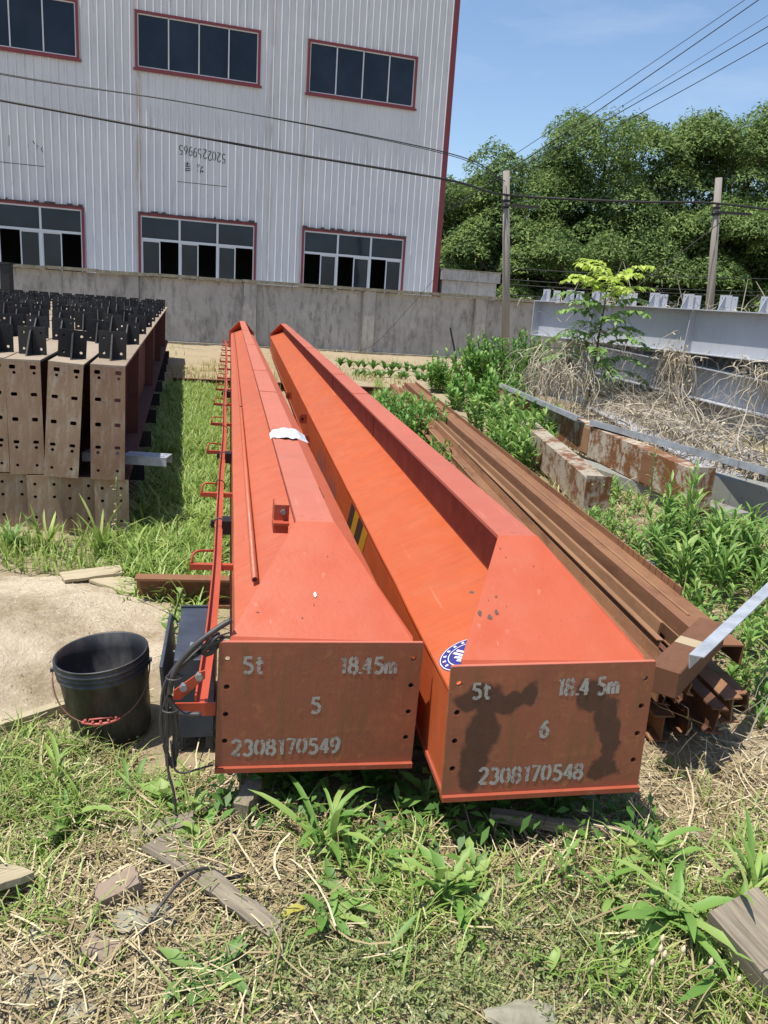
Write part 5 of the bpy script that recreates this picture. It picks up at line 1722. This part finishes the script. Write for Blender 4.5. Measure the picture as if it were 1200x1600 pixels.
straw('straw', rs, keep(scatter(rs, 11000, 1.2, 3.2, 2.2, 8.5, lambda x, y: .3 + .7 * vnoise(x * 2, y * 2))), .05, .22, .004, 'dry straw on the ground right of the rusty pile', .2, 3, None, 0, .04)
straw('straw', rs, scatter(rs, 2600, -.6, 1.6, 2.0, 3.4, lambda x, y: .6 + 0 * x), .05, .2, .003, 'shaded straw under the girder ends and the rusty pile', .15, 2)
# crumbs of soil and chips
n = 5000
P = scatter(rs, n, -1.5, 1.6, 1.1, 2.6, None)
V, F = leaf_cloud(rs, P + np.array([0, 0, .004]), np.tile([0, 0, 1.0], (len(P), 1)), .012)
tag(big('leaf_litter', V, F, M_STRAW), 'crumbled dry leaf litter on the foreground soil', 'leaf litter', kind='stuff')
# small creeping ground cover
gc = lambda x, y: np.clip(blob(.18, 1.52, .38, .14)(x, y) + blob(.55, 1.75, .25, .16, .8)(x, y) + blob(-.12, 1.62, .15, .12, .7)(x, y) + blob(-1.0, 2.3, .3, .25, .35)(x, y) + blob(-.7, 2.3, .2, .15, .4)(x, y), 0, 1)
P = keep(scatter(rs, 20000, -1.3, 1.4, 1.15, 2.6, gc))
P[:, 2] += rs.uniform(.0, .05, len(P))
M_CREEP = leafm('creeping_leaf', '#6f7f4a', '#8a9460', '#a5a574', .2)
V, F = leaf_cloud(rs, P, np.tile([0, 0, 1.0], (len(P), 1)) + rs.normal(0, .5, (len(P), 3)), .013)
tag(big('ground_cover', V, F, M_CREEP), 'fine grey-green creeping weeds in the middle foreground', 'ground cover', kind='stuff')
P = keep(scatter(rs, 900, -.7, .95, 2.02, 3.2, lambda x, y: .5 + .5 * vnoise(x * 5, y * 5)))
P2 = scatter(rs, 1500, -.5, .9, 2.0, 3.0, None); P2[:, 2] += rs.uniform(.01, .12, len(P2))
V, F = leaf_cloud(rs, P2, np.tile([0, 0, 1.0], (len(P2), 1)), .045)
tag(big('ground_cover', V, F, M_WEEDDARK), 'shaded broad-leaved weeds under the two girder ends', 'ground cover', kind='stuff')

# ------------------------------------------------------------------ broad leaf builder
_lr = random.Random(99)
def leaf_strip(base, head, length, width, lift, droop, seg=5, fold=.25, lobes=0.0, rs=None):
    """one long leaf: centre line with two edges, pointed, folded along the midrib"""
    pos = np.array(base, float); ang = lift
    curl_ = _lr.gauss(0, .38) / seg
    width = width * _lr.uniform(.8, 1.15)
    V = []
    for s in range(seg + 1):
        t = s / seg
        wd = width * (math.sin(math.pi * (t * .86 + .07)) ** .75) * (1.0 if t < 1 else .02)
        if s == seg: wd = width * .03
        if lobes and s % 2 == 1: wd *= (1 - lobes)
        sd = np.array([-math.sin(head), math.cos(head), 0])
        up = np.array([-math.cos(head) * math.cos(ang), -math.sin(head) * math.cos(ang), math.sin(ang)])
        tw = _lr.uniform(-.12, .12)
        V += [pos - sd * wd / 2 + up * wd * (fold + tw), pos, pos + sd * wd / 2 + up * wd * (fold - tw)]
        head += curl_
        pos = pos + np.array([math.cos(head) * math.sin(ang), math.sin(head) * math.sin(ang), math.cos(ang)]) * length / seg
        ang += droop / seg
    F = []
    for s in range(seg):
        a = s * 3
        F += [(a, a + 1, a + 4, a + 3), (a + 1, a + 2, a + 5, a + 4)]
    return V, F
class LF:
    def __init__(s): s.v = []; s.f = []; s.n = 0
    def add(s, V, F):
        s.v += V; s.f += [tuple(i + s.n for i in f) for f in F]; s.n += len(V)
    def build(s, name, mat, parent):
        return big(name, np.array(s.v), np.array(s.f), mat, parent, True)

def rosette(x, y, n, lmin, lmax, wd, label, seed, mat=M_WEED, stem=0.0, lobes=0.0, lift=(.2, 1.0), droop=(.6, 1.6), cat='weed', z=0):
    r = random.Random(seed)
    o = empty('weed_plant', (x, y, ghs(x, y) - .005 + z), (0, 0, 0), label, cat)
    lf = LF()
    m = MB()
    hgt_ = stem
    n = int(n * 1.5)
    for i in range(n):
        a = i * 2.4 + r.uniform(-.7, .7)
        b = (r.gauss(0, .016), r.gauss(0, .016), hgt_ * (i / n) * r.uniform(.5, 1.1) + .003)
        l = r.uniform(lmin * .75, lmax * 1.3)
        V, F = leaf_strip(b, a, l, wd * .9 * r.uniform(.6, 1.2), r.uniform(*lift), r.uniform(*droop), 6, .2, lobes, r)
        lf.add(V, F)
    lf.build('leaves', mat, o)
    if stem > 0:
        m.tube([(0, 0, -.02), (r.uniform(-.01, .01), r.uniform(-.01, .01), stem)], [.004, .0025], 6)
        m.build('stem', M_STEM, o, True)
    return o
rosette(-.10, 2.00, 15, .13, .26, .022, 'tall strap-leaved weed before the gap between the girders', 1, M_WEED, .06, 0, (.1, .9), (.8, 2.0))
rosette(-.02, 1.95, 9, .10, .17, .018, 'smaller strap-leaved weed right beside the tall one at centre', 2, M_WEED, .05)
rosette(.23, 1.80, 13, .07, .13, .042, 'lobed sow thistle in the centre foreground', 3, M_WEED, .11, .45, (.5, 1.3), (.2, 1.0))
rosette(.29, 1.72, 9, .05, .10, .032, 'smaller lobed weed beneath the sow thistle', 4, M_WEED, .05, .35, (.5, 1.3), (.2, 1.0))
rosette(.80, 1.76, 16, .10, .20, .034, 'large long-leaved weed rosette at lower right', 5, M_WEED, .05, .3, (.6, 1.45), (.4, 1.5))
rosette(.93, 1.66, 11, .12, .22, .026, 'second long-leaved rosette right of the large one', 6, M_WEED, .04, .1, (.4, 1.2), (.5, 1.4))
rosette(.83, 1.95, 10, .10, .18, .030, 'strap-leaved weed with holes behind the large rosette', 7, M_WEED, .04, 0, (.5, 1.2), (.8, 1.6))
rosette(1.08, 1.92, 12, .10, .2, .020, 'grassy weed at the right edge behind the timber', 8, M_WEED, .05)
rosette(-.33, 1.52, 9, .08, .13, .055, 'wilted broad-leaved weed at the bottom, left of centre', 9, M_SAPLOW, .02, .2, (.8, 1.5), (.2, .8))
rosette(-.08, 1.70, 8, .06, .12, .03, 'drooping green weed between the rotten board and the thistle', 10, M_WEED, .03, .1, (.7, 1.4), (.3, 1.0))
rosette(.06, 1.62, 8, .06, .12, .028, 'low drooping weed at the middle bottom', 11, M_SAPLOW, .03, .1, (.8, 1.5), (.2, .9))
rosette(-.50, 2.08, 10, .04, .08, .030, 'small ivy-leaved weed above the grey wood scrap', 12, M_WEED, .05, .3, (.5, 1.3), (.2, .8))
rosette(-.42, 2.18, 8, .03, .06, .026, 'small bright weed near the wood block', 13, M_WEED, .04, .3)
rosette(-.86, 2.02, 11, .07, .14, .028, 'curved broad grass weed at the left', 14, M_WEED, .03, 0)
rosette(.20, 2.30, 11, .05, .09, .055, 'bright lobed weed between the two girder end plates', 15, M_WEED, .17, .3, (.6, 1.4), (.1, .8))
rosette(.47, 1.86, 9, .03, .07, .020, 'small feathery weed before the girder numbered 6', 16, M_WEED, .07, .3, (.6, 1.2), (.1, .6))
rosette(.56, 1.90, 9, .03, .07, .018, 'small upright weed left of the large rosette', 17, M_WEED, .09, .3, (.6, 1.2), (.1, .6))
rosette(.46, 1.62, 7, .04, .08, .022, 'small bright weed tuft above the flat tan stone', 18, M_WEED, .03, .1)
rosette(.62, 1.58, 7, .04, .08, .020, 'small weed tuft right of the flat tan stone', 19, M_WEED, .03, .1)
rosette(-.36, 1.42, 9, .07, .14, .009, 'grass tuft at the bottom edge left of centre', 20, M_GRASS, .02)
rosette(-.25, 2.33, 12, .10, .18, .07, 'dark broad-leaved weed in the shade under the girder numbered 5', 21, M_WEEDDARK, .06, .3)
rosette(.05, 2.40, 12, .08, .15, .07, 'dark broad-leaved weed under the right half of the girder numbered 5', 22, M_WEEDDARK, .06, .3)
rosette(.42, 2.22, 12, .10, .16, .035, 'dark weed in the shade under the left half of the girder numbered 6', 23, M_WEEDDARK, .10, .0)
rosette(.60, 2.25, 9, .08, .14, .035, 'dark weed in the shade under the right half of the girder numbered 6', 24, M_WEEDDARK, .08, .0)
rosette(-.60, 2.14, 12, .05, .09, .055, 'ivy-leaved weed patch left of the wood block', 50, M_WEED, .06, .35, (.6, 1.4), (.1, .7))
rosette(-.47, 2.00, 10, .04, .08, .050, 'ivy-leaved weed patch right of the grey wood scrap', 51, M_WEED, .05, .35, (.6, 1.4), (.1, .7))
rosette(.30, 1.90, 10, .04, .08, .036, 'small broad-leaved weed under the left corner of the girder numbered 6', 52, M_WEED, .07, .25, (.6, 1.4), (.1, .7))
rosette(.10, 1.88, 11, .06, .12, .034, 'broad-leaved weed between strap-leaved weed and sow thistle', 53, M_WEED, .05, .3, (.6, 1.4), (.2, 1.0))
rosette(-.03, 1.78, 10, .06, .12, .038, 'wilting broad-leaved weed in front of the strap-leaved weed', 54, M_SAPLOW, .03, .25, (.9, 1.6), (.1, .7))
rosette(.68, 1.83, 11, .05, .11, .026, 'bright weed immediately left of the large rosette', 55, M_WEED, .06, .2, (.5, 1.3), (.2, 1.0))
rosette(1.02, 1.80, 13, .10, .2, .018, 'long grassy weed above the timber at lower right', 56, M_GRASS, .04, 0, (.2, 1.1), (.6, 1.6))
rosette(-.98, 2.22, 13, .08, .18, .014, 'tufted grassy weed at the left edge below the sand board', 57, M_GRASS, .03, 0, (.2, 1.1), (.6, 1.6))
rosette(-.72, 2.20, 10, .06, .12, .022, 'curling weed just below the bucket', 58, M_WEED, .03, .15, (.4, 1.3), (.4, 1.4))
# yellow leaves
for (x, y, a, s, lb) in ((-.19, 1.68, .6, .07, 'bright yellow wilted leaf left of the low weeds'), (.20, 1.93, 1.4, .045, 'yellowed leaf behind the sow thistle')):
    o = empty('yellow_leaf', (x, y, ghs(x, y) + .03), (0, 0, 0), lb, 'leaf')
    lf = LF(); lf.add(*leaf_strip((0, 0, 0), a, s, .028, 1.1, .7, 6, .25)); lf.build('blade', M_YELLOWLEAF, o)
# seed heads at the lower right
o = empty('seed_stalks', (.70, 1.50, ghs(.70, 1.50)), (0, 0, 0), 'dry stalks with pale seed buds in front of the large rosette', 'dry weed')
r = random.Random(31)
for k in range(7):
    tx, ty, tz = .02 + r.uniform(-.03, .18), .06 + r.uniform(-.02, .12), .09 + r.uniform(-.01, .06)
    b0 = (r.uniform(-.08, .02), r.uniform(-.06, .0), 0)
    m = MB(); m.tube(catmull([b0, (tx * .5 + b0[0] * .4, ty * .5, tz * .62), (tx, ty, tz)], 4), .0016, 5); sx0 = m.build('stalk', M_STRAW, o, True)
    m = MB(); m.tube([(tx, ty, tz - .002), (tx + .001, ty + .002, tz + .004), (tx + .003, ty + .004, tz + .010), (tx + .004, ty + .005, tz + .017)], [.002, .0055, .005, .0012], 7); m.build('seed_bud', Mat('seed_bud', .8).color('#c9b698') if k == 0 else bpy.data.materials['seed_bud'], sx0, True)
# plantain and clumps before the stack
rosette(-1.62, 4.42, 14, .14, .30, .022, 'tall grass clump before the rightmost stacked beam', 40, M_GRASS, .03, 0, (.05, .6), (.3, 1.2), 'grass clump')
rosette(-1.95, 4.45, 12, .12, .26, .022, 'tall grass clump before the second and third stacked beams', 41, M_GRASS, .03, 0, (.05, .6), (.3, 1.2), 'grass clump')
rosette(-1.42, 4.40, 12, .10, .2, .02, 'grass clump at the right corner of the left stack', 42, M_GRASS, .03, 0, (.05, .8), (.4, 1.4), 'grass clump')
rosette(-2.12, 4.42, 14, .12, .2, .04, 'broad pale green weed before the leftmost stacked beams', 43, M_SAPLOW, .05, .2, (.3, 1.0), (.3, 1.0))
# leggy weed by the cabinet and dry weed by the stack
def leggy(x, y, h_, label, seed, mat, n=10, ll=.07, wd=.025):
    r = random.Random(seed)
    o = empty('leggy_weed', (x, y, ghs(x, y) - .01), (0, 0, 0), label, 'weed')
    pts = [(0, 0, 0), (r.uniform(-.03, .03), r.uniform(-.02, .02), h_ * .5), (r.uniform(-.06, .06), r.uniform(-.03, .03), h_)]
    c = catmull(pts, 8)
    m = MB(); m.tube(c, .0045, 6); m.build('stem', M_STEM, o, True)
    lf = LF()
    for i in range(n):
        b = c[int((.25 + .74 * i / n) * (len(c) - 1))]
        lf.add(*leaf_strip(tuple(b), r.uniform(0, 6.28), ll * r.uniform(.6, 1.3), wd, r.uniform(.6, 1.5), r.uniform(.2, 1.3), 5, .2, .25))
    lf.build('leaves', mat, o)
leggy(-.80, 2.98, .42, 'leggy curling weed between bucket and cabinet, taller one', 1, M_SAPLOW, 16)
leggy(-.74, 2.92, .34, 'leggy curling weed close against the cabinet', 2, M_SAPLOW, 12)
leggy(-1.56, 4.58, .46, 'dry white-flowered weed before the rightmost stacked beam', 3, M_STRAW, 12, .035, .02)
leggy(-1.22, 4.66, .24, 'dry pale weed in the stack shadow', 4, M_STRAW, 8, .05, .008)
leggy(.02, 5.4, .60, 'green weed standing in the gap between the orange girders', 5, M_WEED, 12, .16, .07)
leggy(1.98, 5.95, .60, 'tall thin weed before the short cream-painted beam', 6, M_WEED, 26, .05, .012)

# ------------------------------------------------------------------ bushes
def bush(x, y, rx, ry, h_, nst, nlf, ll, wd, label, seed, mat=M_BUSH, cat='bush', lean=.35):
    r = random.Random(seed)
    o = empty('leafy_bush', (x, y, ghs(x, y) - .02), (0, 0, 0), label, cat)
    m = MB(); lf = LF()
    for i in range(nst):
        a = r.uniform(0, 6.28); q = math.sqrt(r.random())
        bx, by = rx * q * math.cos(a), ry * q * math.sin(a)
        hh = h_ * r.uniform(.65, 1.1) * (1 - .35 * q * q)
        tx, ty = bx + lean * hh * (math.cos(a) * q + r.uniform(-.25, .25)), by + lean * hh * (math.sin(a) * q + r.uniform(-.25, .25))
        m.tube([(bx, by, 0), ((bx + tx) / 2, (by + ty) / 2, hh * .55), (tx, ty, hh)], [.005, .004, .002], 4, False)
        for k in range(nlf):
            t = .12 + .88 * ((k + r.random() * .6) / nlf)
            p = (bx + (tx - bx) * t, by + (ty - by) * t, hh * t)
            V, F = leaf_strip(p, k * 2.4 + r.uniform(-.4, .4), ll * r.uniform(.7, 1.2) * (1 - .35 * t * t), wd * r.uniform(.8, 1.2), r.uniform(.5, 1.2) * (1.15 - .45 * t), r.uniform(.3, 1.1), 3, .18)
            lf.add(V, F)
    tag(m.build('stems', M_STEM, o), kind='stuff')
    lf.build('leaves', mat, o)
    return o
bush(2.35, 15.6, 1.05, .7, 1.15, 150, 26, .19, .042, 'largest dense green bush left of the sapling, before the left pole', 1)
bush(.95, 14.6, .28, .28, .72, 34, 20, .15, .040, 'small dark green bush at the foot of the iron stick', 2)
bush(1.45, 12.2, .60, .5, .66, 64, 20, .17, .040, 'green bush spreading over the far end of the rusty pile', 3)
bush(1.45, 9.6, .48, .8, .58, 66, 18, .16, .038, 'pale green weeds beside the rusty pile below the galvanised channel', 4, M_WEED)
bush(1.32, 8.1, .30, .6, .52, 44, 16, .16, .034, 'pale green weeds at the left end of the short cream beam', 5, M_WEED)
bush(.12, 9.2, .42, 1.1, .50, 84, 20, .13, .028, 'green weeds left of the rusty pile, midway along the right girder', 6)
bush(.38, 6.9, .24, .9, .38, 50, 16, .11, .024, 'green weeds between the right girder and the rusty pile, nearer ones', 7)
bush(2.02, 4.62, .42, .40, .44, 48, 22, .17, .020, 'lush long-leaved weeds at the right of the pile, before the timber', 8, M_WEED)
bush(1.95, 5.05, .14, .14, .66, 12, 26, .18, .020, 'tall long-leaved weed rising beside the galvanised stub', 9, M_WEED)
bush(2.5, 4.85, .40, .35, .52, 36, 22, .17, .020, 'lush weeds at the right picture edge beyond the galvanised bar', 10, M_WEED)
bush(1.75, 3.75, .25, .4, .26, 26, 16, .11, .022, 'low weeds behind the short box section', 11, M_WEED)
bush(3.45, 13.2, .5, .5, .85, 22, 20, .15, .026, 'green weeds at the foot of the sapling by the grey beams', 12)
bush(1.62, 3.1, .18, .25, .18, 18, 14, .08, .018, 'low weeds at the right foot of the rusty pile', 13, M_WEED)
bush(1.62, 5.55, .20, .35, .20, 26, 14, .10, .016, 'low scattered weeds before the end of the short cream beam', 14, M_WEED)
bush(1.95, 6.7, .15, .5, .18, 22, 14, .10, .016, 'low weeds in the gap between the cream and the orange-rusted beam', 15, M_WEED)
# rows of young vegetables in the far plot
r = random.Random(3)
vegl = []
k = 0
for (x0, x1, y, n, lb) in ((-1.15, 1.0, 18.3, 13, 'far'), (-.75, .8, 16.4, 10, 'near'), (-2.35, -1.75, 17.5, 5, 'left')):
    for i in range(n):
        x = x0 + (x1 - x0) * i / (n - 1) + r.uniform(-.05, .05)
        rr = random.Random(100 + k)
        yy = y + r.uniform(-.15, .15) + .2 * x
        o = empty('vegetable_plant', (x, yy, ghs(x, yy)), (0, 0, 0), f'{ORD[i]} from left of the young vegetables in the {lb} row of the dirt plot' if lb != 'left' else f'{ORD[i]} from left of the young vegetables between the far ends of the girders', 'vegetable', f'vegetables in the {lb} row')
        lf = LF()
        for q in range(7):
            lf.add(*leaf_strip((0, 0, 0), q * 2.4 + rr.uniform(-.3, .3), rr.uniform(.16, .28), .09, rr.uniform(.2, .9), rr.uniform(.3, 1.0), 4, .15))
        lf.build('leaves', M_WEEDDARK, o)
        k += 1

# ------------------------------------------------------------------ sapling with feathered leaves
def sapling(x, y, h_, label, seed):
    r = random.Random(seed)
    o = empty('sapling', (x, y, 0), (0, 0, 0), label, 'tree')
    stem = catmull([(0, 0, -.05), (.02, 0, h_ * .35), (.05, 0, h_ * .7), (.07, 0, h_ * .93)], 8)
    m = MB(); m.tube(stem, [.022 - .016 * i / (len(stem) - 1) for i in range(len(stem))], 8); m.build('trunk', M_BARK, o, True)
    top, low = LF(), LF()
    rm = MB()
    for i in range(36):
        t = .30 + .70 * i / 35
        b = stem[min(len(stem) - 1, int(t * (len(stem) - 1)))]
        a = i * 2.4 + r.uniform(-.3, .3)
        L_ = (.86 - .22 * t) * r.uniform(.8, 1.12)
        lift = 1.25 - .75 * t; dr = 1.25
        pos = Vector(b); ang = lift
        path = [pos.copy()]
        n = 11
        tgt = top if t > .74 else low
        for s in range(n):
            d = Vector((math.cos(a) * math.sin(ang), math.sin(a) * math.sin(ang), math.cos(ang)))
            pos = pos + d * L_ / n
            path.append(pos.copy())
            ang += dr / n
            if s >= 2:
                for sg in (-1, 1):
                    V, F = leaf_strip(tuple(pos), a + sg * 1.15, .20 * r.uniform(.8, 1.15) * (1 - .3 * (s / n)), .070, 1.55 + r.uniform(-.25, .25), 1.1, 3, .12)
                    tgt.add(V, F)
        tgt.add(*leaf_strip(tuple(pos), a, .11, .04, ang, .6, 3, .12))
        rm.tube(path, .004, 4, False)
    rm.build('leaf_stalks', M_STEM, o)
    low.build('lower_leaves', M_SAPLOW, o)
    tag(top.build('crown_leaves', M_SAPTOP, o), 'bright yellow-green young leaves')
    return o
sapling(2.80, 11.6, 2.12, 'young sapling with feathered leaves, yellow-green at the top, before the grey beams', 5)

# ------------------------------------------------------------------ dead vines
def vines(rs, starts, steps, step, grav, label, wd=.006, spread=.5, name='dead_vines'):
    n = len(starts)
    pos = starts.copy()
    d = rs.normal(0, 1, (n, 3)); d /= np.linalg.norm(d, axis=1)[:, None]
    V = np.zeros((n, steps + 1, 2, 3))
    side = rs.normal(0, 1, (n, 3)); side /= np.linalg.norm(side, axis=1)[:, None]
    w_ = wd * rs.uniform(.35, 2.2, n) ** 1.2
    for s in range(steps + 1):
        tp = 1 - .75 * s / steps
        V[:, s, 0] = pos - side * (w_ * tp / 2)[:, None]
        V[:, s, 1] = pos + side * (w_ * tp / 2)[:, None]
        d = d + rs.normal(0, spread, (n, 3)) + np.array([0, 0, -grav])
        d /= np.linalg.norm(d, axis=1)[:, None]
        pos = pos + d * step
        g = gh(pos[:, 0], pos[:, 1]) + .02
        low_ = pos[:, 2] < g
        pos[low_, 2] = g[low_]; d[low_, 2] = np.abs(d[low_, 2]) * .3
    V = V.reshape(-1, 3)
    b = (np.arange(n) * (steps + 1) * 2)[:, None]
    F = np.concatenate([np.concatenate([b + s * 2, b + s * 2 + 1, b + s * 2 + 3, b + s * 2 + 2], 1) for s in range(steps)])
    return tag(big(name, V, F, M_VINE), label, 'dead vines', kind='stuff')
rs = np.random.RandomState(77)
def along(t, off, z, n, st_, so, sz):
    P = np.zeros((n, 3))
    tt = rs.normal(0, st_, n) + t
    oo = rs.normal(0, so, n) + off
    P[:, 0] = GA.x + gd.x * tt + gn.x * oo
    P[:, 1] = GA.y + gd.y * tt + gn.y * oo
    P[:, 2] = z + rs.normal(0, sz, n)
    return P
vines(rs, along(3.60, -.22, 1.04, 170, .15, .05, .03), 12, .075, .45, 'clump of dead vines hanging over the lower grey beam', .008, .26)
vines(rs, along(5.05, -.24, 1.00, 95, .20, .06, .08), 12, .07, .32, 'clump of dead vines hanging at the right picture edge', .008, .34)
def mat_pts(n, x, sx, y0, y1, z, sz):
    P = np.zeros((n, 3)); P[:, 0] = x + rs.normal(0, sx, n); P[:, 1] = rs.uniform(y0, y1, n); P[:, 2] = z + np.abs(rs.normal(0, sz, n)); return P
vines(rs, mat_pts(1150, 3.30, .15, 6.4, 12.6, .38, .03), 8, .085, .06, 'long mat of dead vines heaped on the low grey beam', .007, .22)
vines(rs, mat_pts(800, 3.02, .12, 6.6, 11.5, .34, .06), 10, .07, .38, 'dead vines hanging down before the low grey beam', .0065, .28)
vines(rs, mat_pts(500, 2.72, .16, 6.8, 11.5, .16, .06), 9, .08, .12, 'dead vines sprawling behind the galvanised channel', .007, .34)
P = np.zeros((520, 3)); P[:, 0] = 2.36 + rs.normal(0, .25, 520); P[:, 1] = 11.6 + rs.normal(0, .4, 520); P[:, 2] = .78 + rs.normal(0, .13, 520)
vines(rs, P, 11, .08, .34, 'mound of dead vines under the sapling', .007, .28)
P = np.zeros((260, 3)); P[:, 0] = 3.0 + rs.normal(0, .45, 260); P[:, 1] = 12.3 + rs.normal(0, .4, 260); P[:, 2] = 1.05 + rs.normal(0, .16, 260)
vines(rs, P, 10, .06, .2, 'pale dead vine tops behind the sapling', .006, .34)
P = np.zeros((200, 3)); P[:, 0] = 1.75 + rs.normal(0, .35, 200); P[:, 1] = 2.55 + rs.normal(0, .3, 200); P[:, 2] = .06 + rs.uniform(0, .05, 200)
vines(rs, P, 9, .05, .05, 'dead stalks tangled at the right foot of the rusty pile', .004, .3)
P = along(1.5, .1, 1.72, 160, 1.1, .14, .02)
vines(rs, P, 7, .05, .12, 'withered vines lying on top of the grey beams', .006, .45)
P = along(5.0, .15, 1.72, 120, 1.2, .14, .02)
vines(rs, P, 7, .05, .10, 'withered vine scraps on the right part of the grey beams', .006, .45)
# withered leaves caught in the vines
P = np.concatenate([mat_pts(1500, 3.25, .22, 6.4, 12.6, .36, .08), along(3.6, -.25, .75, 350, .16, .06, .22), mat_pts(500, 2.75, .2, 6.8, 11.5, .12, .08)])
V, F = leaf_cloud(rs, P, rs.normal(0, 1, (len(P), 3)), .045)
tag(big('withered_leaves', V, F, M_STRAW), 'withered brown leaves caught in the dead vines', 'leaf litter', kind='stuff')
# dark post at the left edge beyond the stack
o = empty('steel_post', (-8.66, 18.4, 0), (0, 0, 0), 'dark steel post at the left edge before the wall', 'post')
m = MB(); m.box(-.10, .10, -.1, .1, 0, 1.72); m.build('shaft', M_CLEAT, o)
m = MB(); m.box(-.13, .13, -.13, .13, 1.722, 1.76); m.build('cap_plate', M_CLEAT, o)
